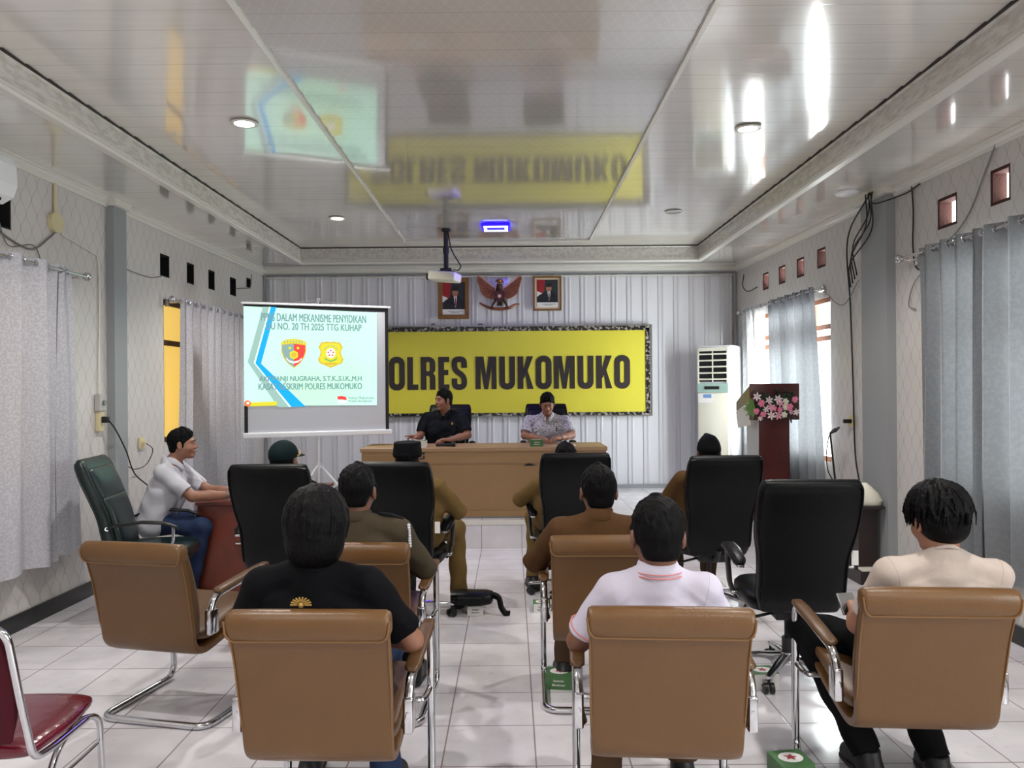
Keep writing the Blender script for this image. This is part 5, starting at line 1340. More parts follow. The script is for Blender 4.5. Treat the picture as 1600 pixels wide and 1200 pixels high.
# ================================================================== PEOPLE
class Field:
    """signed-distance grid; parts blend into one continuous surface"""
    def __init__(s, lo, hi, h):
        s.lo = np.array(lo, float); s.h = h
        s.n = np.ceil((np.array(hi, float) - s.lo) / h).astype(int) + 1
        s.g = np.full(s.n, 0.5, np.float32)
    def _sub(s, lo, hi, m):
        a = np.clip(np.floor((np.array(lo) - m - s.lo) / s.h).astype(int), 0, s.n)
        b = np.clip(np.ceil((np.array(hi) + m - s.lo) / s.h).astype(int) + 1, 0, s.n)
        if (b <= a).any(): return None
        ax = [s.lo[i] + np.arange(a[i], b[i]) * s.h for i in range(3)]
        X, Y, Z = np.meshgrid(*ax, indexing='ij', sparse=False)
        return tuple(slice(a[i], b[i]) for i in range(3)), X.astype(np.float32), Y.astype(np.float32), Z.astype(np.float32)
    def _merge(s, sl, d, k, op):
        g = s.g[sl]
        if op == 'add':
            if k > 0:
                q = np.maximum(k - np.abs(g - d), 0) / k; s.g[sl] = np.minimum(g, d) - q * q * k * 0.25
            else: s.g[sl] = np.minimum(g, d)
        else:
            d = -d
            if k > 0:
                q = np.maximum(k - np.abs(g - d), 0) / k; s.g[sl] = np.maximum(g, d) + q * q * k * 0.25
            else: s.g[sl] = np.maximum(g, d)
    def cone(s, a, b, ra, rb, k=0.02, clip=None, op='add', flat=None):
        a = np.array(a, float); b = np.array(b, float); R_ = max(ra, rb)
        t = s._sub(np.minimum(a, b) - R_, np.maximum(a, b) + R_, k + 3 * s.h)
        if t is None: return
        sl, X, Y, Z = t
        v = b - a; L = max(float(v @ v), 1e-9)
        px, py, pz = X - a[0], Y - a[1], Z - a[2]
        u = np.clip((px * v[0] + py * v[1] + pz * v[2]) / L, 0, 1)
        qx, qy, qz = px - u * v[0], py - u * v[1], pz - u * v[2]
        if flat is not None:      # flatten along a direction: (unit vector, factor>1)
            f, w = np.array(flat[0], float), flat[1]; dd = qx * f[0] + qy * f[1] + qz * f[2]
            qx = qx + f[0] * dd * (w - 1); qy = qy + f[1] * dd * (w - 1); qz = qz + f[2] * dd * (w - 1)
        d = np.sqrt(qx ** 2 + qy ** 2 + qz ** 2) - (ra + (rb - ra) * u)
        if clip:
            for (p, n_) in clip:
                d = np.maximum(d, (X - p[0]) * n_[0] + (Y - p[1]) * n_[1] + (Z - p[2]) * n_[2])
        s._merge(sl, d, k, op)
    def ell(s, c, r, k=0.02, Rm=None, op='add', clip=None):
        c = np.array(c, float); r = np.array(r, float); R_ = r.max()
        t = s._sub(c - R_, c + R_, k + 3 * s.h)
        if t is None: return
        sl, X, Y, Z = t
        px, py, pz = X - c[0], Y - c[1], Z - c[2]
        if Rm is not None:
            m = np.array(Rm)  # world->local = transpose
            px, py, pz = (m[0, 0] * px + m[1, 0] * py + m[2, 0] * pz, m[0, 1] * px + m[1, 1] * py + m[2, 1] * pz, m[0, 2] * px + m[1, 2] * py + m[2, 2] * pz)
        k0 = np.sqrt((px / r[0]) ** 2 + (py / r[1]) ** 2 + (pz / r[2]) ** 2)
        k1 = np.sqrt((px / r[0] ** 2) ** 2 + (py / r[1] ** 2) ** 2 + (pz / r[2] ** 2) ** 2)
        d = k0 * (k0 - 1) / np.maximum(k1, 1e-6)
        d = np.where(k0 < 1e-3, -r.min(), d)
        if clip:
            for (p, n_) in clip:
                d = np.maximum(d, (X - p[0]) * n_[0] + (Y - p[1]) * n_[1] + (Z - p[2]) * n_[2])
        s._merge(sl, d, k, op)
    def plane_cut(s, p, n_):
        ax = [s.lo[i] + np.arange(s.n[i]) * s.h for i in range(3)]
        X, Y, Z = np.meshgrid(*ax, indexing='ij', sparse=True)
        s.g = np.maximum(s.g, ((X - p[0]) * n_[0] + (Y - p[1]) * n_[1] + (Z - p[2]) * n_[2]).astype(np.float32))
    def ripple(s, f):
        ax = [s.lo[i] + np.arange(s.n[i]) * s.h for i in range(3)]
        X, Y, Z = np.meshgrid(*ax, indexing='ij', sparse=True)
        s.g = s.g + np.where(np.abs(s.g) < 0.06, f(X, Y, Z), 0).astype(np.float32)
    def mesh(s):
        g = s.g; g[0] = g[-1] = .5; g[:, 0] = g[:, -1] = .5; g[:, :, 0] = g[:, :, -1] = .5
        ins = g < 0
        n = s.n; cs = [slice(0, -1), slice(1, None)]
        cnt = np.zeros(n - 1, np.int8)
        for i in (0, 1):
            for j in (0, 1):
                for k in (0, 1): cnt += ins[cs[i], cs[j], cs[k]]
        act = (cnt > 0) & (cnt < 8)
        idx = np.argwhere(act)
        if len(idx) == 0: return [], []
        num = np.full(n - 1, -1, np.int32); num[act] = np.arange(len(idx))
        corner = np.array([(i, j, k) for i in (0, 1) for j in (0, 1) for k in (0, 1)])
        vals = np.stack([g[idx[:, 0] + c[0], idx[:, 1] + c[1], idx[:, 2] + c[2]] for c in corner], 1)
        acc = np.zeros((len(idx), 3)); ne = np.zeros(len(idx))
        for a in range(8):
            for b in range(a + 1, 8):
                if np.abs(corner[a] - corner[b]).sum() != 1: continue
                va, vb = vals[:, a], vals[:, b]; m = (va < 0) != (vb < 0)
                t = np.where(m, va / np.where(m, va - vb, 1), 0)
                acc += np.where(m[:, None], corner[a] + t[:, None] * (corner[b] - corner[a]), 0); ne += m
        V = (idx + acc / ne[:, None]) * s.h + s.lo
        F = []
        for ax in range(3):
            o1, o2 = [(1, 2), (2, 0), (0, 1)][ax]
            A = [slice(None)] * 3; B = [slice(None)] * 3; A[ax] = slice(0, -1); B[ax] = slice(1, None)
            x = ins[tuple(A)] != ins[tuple(B)]
            p = np.argwhere(x)
            p = p[(p[:, o1] > 0) & (p[:, o2] > 0) & (p[:, o1] < n[o1] - 1) & (p[:, o2] < n[o2] - 1)]
            e1 = np.zeros(3, int); e1[o1] = 1; e2 = np.zeros(3, int); e2[o2] = 1
            q = [num[tuple((p - u).T)] for u in (e1 * 0, e1, e1 + e2, e2)]
            q = np.stack(q, 1)
            fl = ins[tuple(p.T)]
            q[~fl] = q[~fl][:, ::-1]
            F.append(q)
        F = np.concatenate(F)
        # light smoothing
        E_ = np.concatenate([F[:, [0, 1]], F[:, [1, 2]], F[:, [2, 3]], F[:, [3, 0]]])
        for lam in (0.5, -0.45):
            sm = np.zeros_like(V); c = np.zeros(len(V))
            for d_ in range(3): sm[:, d_] = np.bincount(E_[:, 0], V[E_[:, 1], d_], len(V)) + np.bincount(E_[:, 1], V[E_[:, 0], d_], len(V))
            c = np.bincount(E_[:, 0], minlength=len(V)) + np.bincount(E_[:, 1], minlength=len(V))
            V = V + lam * (sm / np.maximum(c, 1)[:, None] - V)
        return V, F
    def build(s, name, material, parent, post=None):
        V, F = s.mesh()
        if post is not None: V = post(V)
        me = bpy.data.meshes.new(name)
        nv, nf = len(V), len(F)
        me.vertices.add(nv); me.vertices.foreach_set('co', np.asarray(V, np.float32).ravel())
        me.loops.add(nf * 4); me.loops.foreach_set('vertex_index', np.asarray(F, np.int32).ravel())
        me.polygons.add(nf); me.polygons.foreach_set('loop_start', np.arange(0, nf * 4, 4, dtype=np.int32)); me.polygons.foreach_set('loop_total', np.full(nf, 4, np.int32))
        me.update(calc_edges=True); me.validate()
        me.polygons.foreach_set('use_smooth', np.ones(len(me.polygons), bool))
        me.materials.append(M[material])
        o = bpy.data.objects.new(name, me); link(o)
        if parent: o.parent = parent
        return o


mat('skin', (152, 106, 84), 0.48, var=(14, 0.10), bump=(220, 0.05))
mat('skin_dark', (120, 80, 62), 0.5, var=(14, 0.10), bump=(220, 0.05))
for nm, c, rg in (('hair_black', (9, 8, 9), 0.34), ('hair_short', (10, 9, 10), 0.45)):
    n = newmat(nm); n.b.inputs['Base Color'].default_value = srgb(*c); n.rough(rg + .12); n.b.inputs['Specular IOR Level'].default_value = 0.10
    n.bump(n.noise(160, (1, 1, 0.22), 3), 0.55, 0.01)
mat('eye_white', (150, 140, 132), 0.3); mat('iris', (26, 16, 12), 0.2); mat('lip', (142, 84, 74), 0.5)
mat('cloth_black', (9, 9, 13), 0.85, spec=0.12, bump=(90, 0.1), sheen=0.0)
mat('cloth_white_shirt', (196, 190, 206), 0.7, spec=0.12, bump=(70, 0.08))
mat('cloth_white_plain', (198, 198, 206), 0.7, spec=0.12, bump=(18, 0.25))
mat('cloth_cream', (182, 168, 159), 0.8, spec=0.12, bump=(60, 0.1))
mat('cloth_khaki', (84, 60, 34), 0.8, spec=0.12, bump=(90, 0.1))
mat('cloth_khaki_light', (108, 86, 50), 0.8, spec=0.12, bump=(90, 0.1))
mat('cloth_olive', (68, 59, 46), 0.8, spec=0.12, bump=(90, 0.1))
mat('cloth_brown', (80, 55, 33), 0.8, spec=0.12, bump=(90, 0.1))
mat('cloth_charcoal', (22, 25, 30), 0.8, spec=0.12, bump=(90, 0.1))
mat('jeans', (44, 58, 88), 0.8, spec=0.12, bump=(120, 0.15), var=(8, 0.25))
mat('trousers_black', (11, 11, 14), 0.85, spec=0.12, bump=(60, 0.12)); mat('trousers_brown', (70, 52, 38), 0.85, spec=0.12, bump=(60, 0.12))
mat('shoe_black', (20, 20, 22), 0.5, bump=(40, 0.2)); mat('sole_dark', (40, 38, 38), 0.7); mat('pink_trim', (206, 130, 130), 0.7)
mat('cap_green', (20, 34, 36), 0.8, spec=0.12); mat('cap_black', (14, 14, 18), 0.85, spec=0.12); mat('emblem_gold', (176, 140, 70), 0.5); mat('watch', (150, 150, 150), 0.3, 0.8)
n = newmat('cloth_batik')
q = n.rng(n.noise(120, detail=4), 0.49, 0.55, 0, 1)
n.col(n.mix(q, srgb(206, 202, 208), srgb(92, 92, 112))); n.rough(0.8)
n = newmat('sock'); n.b.inputs['Base Color'].default_value = srgb(24, 24, 28); n.rough(0.9)


def rotm(yaw=0, pitch=0, roll=0):
    """yaw left+, pitch down+ (face drops), applied to head whose face looks +Y"""
    return Matrix.Rotation(R(yaw), 3, 'Z') @ Matrix.Rotation(R(-pitch), 3, 'X') @ Matrix.Rotation(R(roll), 3, 'Y')


def person(name_label, x, y, rz, z=0, top=1.24, seat=0.50, lean=-0.09, hipy=-0.08, headfwd=0.05, yaw=0, pitch=0, roll=0, sw=0.185, bulk=1.0,
           elbows=None, wrists=None, hands=None, knees=None, ankles=None, shirt='cloth_black', trousers='trousers_black', skin='skin', hair='short', sleeve='short',
           collar=True, collar_mat=None, cap=None, shoes='shoe_black', res=0.0065, face=True, legs=True, headscale=1.0, extras=None, shirt_hem=0.0, sole='sole_dark', midx=0.0, seams=None):
    root = empty('person', (x, y, z), R(rz), name_label, 'person')
    V3 = lambda *a: np.array(a, float)
    HS = headscale
    hip = V3(0, hipy, seat); sh_z = top - 0.315
    SH = {-1: V3(-sw + midx, lean, sh_z), 1: V3(sw + midx, lean, sh_z)}
    NB = V3(midx, lean + 0.012, sh_z + 0.055)
    HC = V3(midx * 1.2, lean + headfwd, top - 0.118 * HS)
    Rm = rotm(yaw, pitch, roll)
    def hp(px, py, pz): return np.array(HC) + np.array(Rm @ Vector((px, py, pz))) * HS
    RmA = np.array(Rm)
    elbows = elbows or {-1: (-.275, lean + .06, .70), 1: (.275, lean + .06, .70)}
    wrists = wrists or {-1: (-.19, .20, .64), 1: (.19, .20, .64)}
    knees = knees or {-1: (-.13, .34, seat + .0), 1: (.13, .34, seat + .0)}
    ankles = ankles or {-1: (-.13, .36, .09), 1: (.13, .36, .09)}
    EL = {k: V3(*v) for k, v in elbows.items()}; WR = {k: V3(*v) for k, v in wrists.items()}
    KN = {k: V3(*v) for k, v in knees.items()}; AN = {k: V3(*v) for k, v in ankles.items()}
    allp = np.array([hip, NB, HC] + list(SH.values()) + list(EL.values()) + list(WR.values()) + list(KN.values()) + list(AN.values()))
    lo = allp.min(0) - .24; hi = allp.max(0) + .24; lo[2] = max(lo[2], -0.02); 
    # ---- body: one continuous surface
    F = Field(lo, hi, res)
    c = lambda *a, **k: F.cone(*a, **k)
    hr = HS
    F.ell(hp(0, -.012, .028), (.074 * hr, .093 * hr, .086 * hr), 0.02, RmA)
    F.ell(hp(0, .018, -.030), (.060 * hr, .068 * hr, .078 * hr), 0.03, RmA)
    F.ell(hp(0, .058, -.090), (.026 * hr, .024 * hr, .020 * hr), 0.025, RmA)
    for s in (-1, 1):
        F.ell(hp(s * .036, .050, -.030), (.026 * hr, .026 * hr, .024 * hr), 0.02, RmA)
        F.ell(hp(s * .028, .094, .010), (.013 * hr, .012 * hr, .010 * hr), 0.012, RmA, op='sub')
        F.ell(hp(s * .079, -.006, -.006), (.010 * hr, .019 * hr, .032 * hr), 0.006, RmA)
        F.ell(hp(s * .087, .000, -.004), (.006 * hr, .010 * hr, .017 * hr), 0.004, RmA, op='sub')
    c(hp(-.036, .078, .026), hp(.036, .078, .026), .010 * hr, .010 * hr, 0.015)
    c(hp(0, .086, .012), hp(0, .099, -.024), .0075 * hr, .0125 * hr, 0.014)
    for s in (-1, 1): F.ell(hp(s * .013, .094, -.028), (.009 * hr, .010 * hr, .008 * hr), 0.006, RmA)
    c(hp(-.018, .084, -.053), hp(.018, .084, -.053), .007 * hr, .007 * hr, 0.006)
    c(hp(-.015, .082, -.064), hp(.015, .082, -.064), .007 * hr, .007 * hr, 0.006)
    c(hp(0, -.025, -.05), NB + V3(0, -.01, -.02), .052 * hr, .060, 0.03)
    b_ = bulk
    up = lambda t: hip * (1 - t) + V3(midx, lean, sh_z - .06) * t
    for t, w, r in ((0.0, .080, .090), (0.3, .065, .090), (0.6, .08, .092), (0.88, .085, .082)):
        p = up(t); c(p - V3(w * b_, 0, 0), p + V3(w * b_, 0, 0), r * b_, r * b_, 0.06)
    for s in (-1, 1):
        c(NB + V3(s * .02, 0, -.02), SH[s] + V3(-s * .01, 0, -.008), .040, .040, 0.02)
        c(SH[s] + V3(-s * .008, 0, -.006), EL[s], .043 * b_, .040, 0.02)
        c(EL[s], EL[s] * .55 + WR[s] * .45, .041, .038, 0.015)
        c(EL[s] * .55 + WR[s] * .45, WR[s], .038, .026, 0.02)
        if legs:
            hj = hip + V3(s * .085, .02, 0)
            c(hj, KN[s], .078, .056, 0.04)
            mid = KN[s] * .65 + AN[s] * .35 + V3(0, -.004, 0)
            c(KN[s], mid, .054, .053, 0.02); c(mid, AN[s], .052, .034, 0.02)
            ft = V3(AN[s][0] * 1.0 + s * .015, AN[s][1] + .13, max(AN[s][2] - .055, .03))
            c(AN[s] + V3(0, -.01, -.03), ft, .032, .026, 0.02)
    # hands: palm of four metacarpals, five separate bent fingers
    hands = hands or {}
    for s in (-1, 1):
        hd = hands.get(s, {})
        if hd.get('skip'): continue
        d = Vector(hd.get('dir', tuple(WR[s] - EL[s]))).normalized()
        pn = Vector(hd.get('palm', (0, 0, -1)))        # direction the palm looks
        pn = (pn - d * pn.dot(d)).normalized()
        sd = d.cross(pn) * (1 if s == 1 else -1)        # towards the thumb
        sd = -sd if hd.get('flip') else sd
        # for a right hand palm down, thumb points to -X
        Wp = Vector(WR[s])
        curl = hd.get('curl', 35)
        for i, (off, L, rr) in enumerate(((.027, .040, .0088), (.009, .044, .0090), (-.009, .041, .0086), (-.026, .033, .0078))):
            k0 = Wp + d * .086 + sd * off - pn * .003 + d * (-.004 * abs(i - 1))
            c(tuple(Wp + sd * off * .6 + d * .01), tuple(k0), .016, .0115, 0.016)
            bend = hd.get('curls', [curl] * 4)[i]
            p = k0; dr = d.copy(); spread = (off * 1.6)
            dr = (dr + sd * spread).normalized()
            axis = dr.cross(pn)
            for q, (l_, bb) in enumerate(((L, bend * .6), (L * .62, bend), (L * .48, bend * .7))):
                dr = (Matrix.Rotation(R(bb), 3, axis) @ dr)
                if dr.dot(pn) < -0.2 and q == 0:
                    dr = Matrix.Rotation(R(-2 * bb), 3, axis) @ dr; axis = -axis
                e = p + dr * l_
                c(tuple(p), tuple(e), rr * (1 - .08 * q), rr * (.92 - .08 * q), 0.003); p = e
        tb0 = Wp + d * .022 + sd * .022 + pn * .006
        t1 = tb0 + (d * .55 + sd * .65 + pn * .35).normalized() * .042
        t2 = t1 + (d * .85 + sd * .30 + pn * .35).normalized() * .032
        t3 = t2 + (d * .95 + sd * .05 + pn * .30).normalized() * .024
        c(tuple(Wp + d * .01 + sd * .008), tuple(t1), .015, .0115, 0.010); c(tuple(t1), tuple(t2), .0112, .0098, 0.004); c(tuple(t2), tuple(t3), .0098, .0082, 0.003)
    F.build('body', skin, root)
    # ---- face details
    if face:
        for s in (-1, 1):
            m = MB(); m.ball(hp(s * .029, .0735, .007), (.0125 * hr, .0115 * hr, .0085 * hr), 12); e = m.build('eye', 'eye_white', root, smooth=True)
            m = MB(); m.ball(hp(s * .029, .0805, .006), (.0062 * hr, .0055 * hr, .0062 * hr), 10); m.build('iris', 'iris', e, smooth=True)
            m = MB(); m.tube([hp(s * .014, .0905, .024), hp(s * .030, .0905, .029), hp(s * .047, .078, .024)], [.003, .0036, .002], 6); m.build('eyebrow', 'hair_black', root, smooth=True)
            m = MB(); m.tube([hp(s * .016, .0835, .0115), hp(s * .029, .0865, .0145), hp(s * .043, .078, .0105)], [.003, .0048, .003], 6); m.build('eyelid', skin, root, smooth=True)
        m = MB(); m.tube([hp(-.020, .0885, -.058), hp(0, .0935, -.0585), hp(.020, .0885, -.058)], [.002, .0042, .002], 8); m.build('lips', 'lip', root, smooth=True)
    # ---- shirt
    def sub(a, b, t): return a * (1 - t) + b * t
    F = Field(np.array([lo[0], lo[1], max(lo[2], seat - .13)]), np.array([hi[0], hi[1], NB[2] + .1]), 0.0056)
    th = 0.016
    for t, w, r in ((-0.02, .10, .104), (0.28, .092, .110), (0.6, .095, .112), (0.88, .100, .100)):
        p = up(t); F.cone(p - V3(w * b_, 0, 0), p + V3(w * b_, 0, 0), (r + .004) * b_, (r + .004) * b_, 0.06)
    for s in (-1, 1):
        F.cone(NB + V3(s * .03, -.008, -.012), SH[s] + V3(-s * .012, 0, -.004), .056, .058, 0.04)
        dirn = (EL[s] - SH[s]); dirn /= np.linalg.norm(dirn)
        if sleeve == 'short':
            e = sub(SH[s], EL[s], .80)
            F.cone(SH[s], sub(SH[s], EL[s], 1.0), .060 * b_, .060 * b_, 0.03, clip=[(e, dirn)])
        else:
            F.cone(SH[s], EL[s], .064 * b_, .056, 0.035)
            d2 = WR[s] - EL[s]; d2 /= np.linalg.norm(d2)
            F.cone(EL[s], WR[s], .056, .042, 0.02, clip=[(sub(EL[s], WR[s], .94), d2)])
    F.cone(NB + V3(0, -.012, -.05), NB + V3(0, -.010, .012), .078, .068, 0.04)
    F.cone(NB + V3(0, -.004, .03), NB + V3(0, .010, .14), .050, .060, 0.008, op='sub')
    F.plane_cut(NB + V3(0, -.02, .038), (0, .95, 1))
    F.plane_cut((0, 0, seat - .085 + shirt_hem), (0, 0, -1))
    ph = x * 3.1 + y
    def folds(X, Y, Z):
        a = 0.0035 * np.sin(38 * Z + 22 * X + ph + 2 * np.sin(15 * Y)) * np.clip((sh_z - Z) * 6, .25, 1) + 0.003 * np.sin(26 * X - 30 * Z + 9 * Y + ph)
        r = np.sin(52 * (Z + .55 * np.abs(X)) + 1.3 * np.sin(11 * X + ph) + 8 * Y)       # creases fanning out from the armpits
        m_ = np.exp(-((np.abs(X) - .13) / .06) ** 2) * np.exp(-((Z - sh_z + .07) / .10) ** 2)
        b = 0.0055 * (np.abs(r) ** .6) * m_ + 0.003 * np.abs(np.sin(30 * X + 4 * np.sin(9 * Z) + ph)) * np.exp(-((Z - sh_z + .14) / .10) ** 2)
        return a + b
    F.ripple(folds)
    so = F.build('shirt', shirt, root)
    if seams:
        from mathutils.bvhtree import BVHTree
        vv_ = [v.co.copy() for v in so.data.vertices]; bv = BVHTree.FromPolygons(vv_, [tuple(p.vertices) for p in so.data.polygons])
        for s in (-1, 1):        # armhole seams
            a = Vector(SH[s]) + Vector((-s * .012, 0, -.03)); dr = Vector((s * 1.0, 0, -.25)).normalized(); u = dr.orthogonal().normalized(); w = dr.cross(u); run = []
            for q in range(49):
                t = 2 * math.pi * q / 48; d_ = u * math.cos(t) + w * math.sin(t)
                if d_.z < -.55: 
                    if len(run) > 4: MB().tube(run, .0014, 5).build('seam', shirt, root, smooth=True)
                    run = []; continue
                h_ = bv.ray_cast(a, d_, .13)[0]
                if h_: run.append(h_)
            if len(run) > 4: MB().tube(run, .0014, 5).build('seam', shirt, root, smooth=True)
        if seams == 'yoke':
            run = []
            for q in range(31):
                xx = -.15 + .3 * q / 30
                h_ = bv.ray_cast(Vector((midx + xx, lean - .4, sh_z - .035)), Vector((0, 1, 0)), .6)[0]
                if h_: run.append(h_)
            if len(run) > 4: MB().tube(run, .0014, 5).build('seam', shirt, root, smooth=True)
        if seams == 'crew':
            run = []
            for q in range(40):
                t = 2 * math.pi * q / 40
                px_, py_ = .060 * math.cos(t), .063 * math.sin(t) + .0
                run.append((NB[0] + px_, NB[1] + py_, NB[2] + .026 - .80 * (py_ + .02)))
            MB().tube(run, .0075, 8, closed=True).build('neckband', shirt, root, smooth=True)
    if collar:
        cm = collar_mat or shirt
        rings = []
        for j in range(33):
            a = R(90 + 13 + (334) * j / 32)
            fr = max(0, math.sin(a)); sec = []
            for (r1, dz) in ((.058, -.012), (.060, .012), (.061, .034), (.065, .039), (.071, .026), (.080, -.002), (.077, -.009), (.066, .012)):
                w = r1 + .012 * fr ** 2 * (1 if dz < .03 else .3)
                sec.append((NB[0] + r1 * math.cos(a), NB[1] - .002 + (r1 * 1.07 + .010 * fr) * math.sin(a), NB[2] + .012 + dz - .062 * fr ** 2.2))
            rings.append(sec)
        MB().loft(rings).build('collar', cm, root, smooth=60)
    # ---- trousers, shoes
    if legs:
        F = Field(np.array([lo[0], lo[1], 0.0]), np.array([hi[0], hi[1], seat + .2]), 0.0075)
        F.cone(hip - V3(.09, 0, .0), hip + V3(.09, 0, 0), .108, .108, 0.04)
        for s in (-1, 1):
            hj = hip + V3(s * .09, .02, 0)
            F.cone(hj, KN[s], .092, .070, 0.04)
            d2 = AN[s] - KN[s]; d2 /= np.linalg.norm(d2)
            F.cone(KN[s], AN[s], .070, .060, 0.03, clip=[(AN[s] - d2 * .01, d2)])
        F.plane_cut((0, 0, seat + .07), (0, 0, 1))
        F.ripple(lambda X, Y, Z: 0.0035 * np.sin(34 * Z + 30 * Y + ph) + 0.002 * np.sin(50 * Y - 20 * X))
        F.build('trousers', trousers, root)
        for s in (-1, 1):
            A = AN[s]; g = max(A[2] - .09, 0)
            F = Field((A[0] - .12, A[1] - .12, g - .005), (A[0] + .14, A[1] + .26, g + .17), 0.005)
            toe = V3(A[0] + s * .02, A[1] + .155, g + .036)
            F.cone(V3(A[0], A[1] - .035, g + .045), toe, .042, .040, 0.03)
            F.cone(V3(A[0], A[1] - .02, g + .05), V3(A[0], A[1], g + .115), .042, .044, 0.03)
            F.cone(V3(A[0], A[1] + .02, g + .08), toe, .036, .028, 0.03)
            F.plane_cut((0, 0, g + .016), (0, 0, -1)); F.plane_cut((0, 0, g + .12), (0, 0, 1))
            sh = F.build('shoe', shoes, root)
            F = Field((A[0] - .12, A[1] - .12, g - .01), (A[0] + .14, A[1] + .26, g + .06), 0.005)
            F.cone(V3(A[0], A[1] - .035, g + .02), toe - V3(0, 0, .016), .047, .046, 0.0, flat=((0, 0, 1), 1.0))
            F.plane_cut((0, 0, g + .002), (0, 0, -1)); F.plane_cut((0, 0, g + .022), (0, 0, 1))
            F.build('sole', sole, sh)
    # ---- hair: cap of hair with locks combed from the crown
    rnd = random.Random(int(abs(x) * 1000) + 7)
    hh = 0.0045
    lo_ = HC - .19; hi_ = HC + .19
    if hair:
        F = Field(lo_, hi_, hh)
        def lock(az, t0, t1, lift, r0, r1, wob=0.0, drop=0.0):
            pts = []
            for q in range(6):
                t = t0 + (t1 - t0) * q / 5
                a = az + wob * (q / 5) ** 2
                rx, ry, rz_ = (.078 + lift), (.098 + lift), (.090 + lift)
                pts.append((rx * math.sin(t) * math.cos(a), -.014 + ry * math.sin(t) * math.sin(a), .030 + rz_ * math.cos(t) - drop * (q / 5) ** 2))
            for q in range(5): F.cone(hp(*pts[q]), hp(*pts[q + 1]), (r0 + (r1 - r0) * q / 5) * hr, (r0 + (r1 - r0) * (q + 1) / 5) * hr, 0.004)
        nrm = lambda v: np.array(Rm @ Vector(v).normalized())
        if hair == 'short':
            F.ell(hp(0, -.014, .034), (.080 * hr, .099 * hr, .093 * hr), 0, RmA)
            for k in range(70): lock(rnd.uniform(0, 6.28), rnd.uniform(.02, .5), rnd.uniform(.9, 1.35), rnd.uniform(.0, .006), .006, .004, rnd.uniform(-.4, .4))
            for k in range(9): lock(math.pi / 2 + (k - 4) * .13, .1, .95, .010, .009, .005, rnd.uniform(-.3, .3))
            F.ripple(lambda X, Y, Z: 0.0022 * np.sin(170 * X + 60 * Y) * np.sin(150 * Y + 40 * Z))
            F.plane_cut(hp(0, 0, -.008), nrm((0, .78, -1)))
            for s_ in (-1, 1): F.cone(hp(s_ * .072, .018, .03), hp(s_ * .071, .016, -.018), .012, .006, 0.008)
            F.ell(hp(0, .128, -.010), (.068 * hr, .066 * hr, .108 * hr), 0.012, RmA, op='sub')
            G = F
            F.ell(hp(0, -.055, -.03), (.060 * hr, .045 * hr, .05 * hr), 0.02, RmA, clip=[(hp(0, 0, -.058), nrm((0, 0, -1)))])
        elif hair == 'bob':
            F.ell(hp(0, -.020, .032), (.090 * hr, .108 * hr, .100 * hr), 0, RmA)
            F.ell(hp(0, -.035, -.045), (.090 * hr, .085 * hr, .085 * hr), 0.05, RmA)
            for k in range(110): lock(rnd.uniform(2.6, 6.8), rnd.uniform(.05, .5), rnd.uniform(2.0, 2.5), rnd.uniform(.010, .022), .008, .006, rnd.uniform(-.25, .25), .01)
            for k in range(30): lock(rnd.uniform(0.2, 2.9), rnd.uniform(.02, .2), rnd.uniform(1.1, 1.3), rnd.uniform(.010, .018), .008, .006, rnd.uniform(-.3, .3))
            F.ell(hp(0, .135, -.03), (.075 * hr, .09 * hr, .085 * hr), 0.01, RmA, op='sub')
            F.plane_cut(hp(0, 0, -.115), nrm((0, .25, -1)))
        elif hair == 'shaggy':
            F.ell(hp(0, -.016, .036), (.088 * hr, .106 * hr, .102 * hr), 0, RmA)
            F.ell(hp(0, -.045, -.02), (.076 * hr, .066 * hr, .06 * hr), 0.03, RmA)
            for k in range(150): lock(rnd.uniform(0, 6.28), rnd.uniform(.05, .6), rnd.uniform(1.25, 1.95), rnd.uniform(.006, .030), .008, .0028, rnd.uniform(-.5, .5), rnd.uniform(-.004, .02))
            for k in range(40): lock(rnd.uniform(3.3, 6.1), rnd.uniform(.9, 1.2), rnd.uniform(2.0, 2.5), rnd.uniform(.004, .016), .007, .0025, rnd.uniform(-.2, .2))
            for k in range(24): lock(rnd.uniform(2.4, 4.0), rnd.uniform(.6, 1.0), rnd.uniform(1.5, 2.0), rnd.uniform(.02, .034), .006, .002, rnd.uniform(-.3, .3))
            F.ell(hp(0, .140, -.03), (.075 * hr, .085 * hr, .085 * hr), 0.006, RmA, op='sub')
        elif hair == 'nape':       # below a cap
            F.ell(hp(0, -.018, .02), (.078 * hr, .095 * hr, .080 * hr), 0, RmA)
            F.ell(hp(0, -.050, -.03), (.062 * hr, .050 * hr, .05 * hr), 0.02, RmA, clip=[(hp(0, 0, -.06), nrm((0, 0, -1)))])
            F.plane_cut(hp(0, .03, 0), nrm((0, 1, -.3))); F.plane_cut(hp(0, 0, .05), nrm((0, 0, 1)))
        F.build('hair', 'hair_short' if hair in ('short', 'nape') else 'hair_black', root)
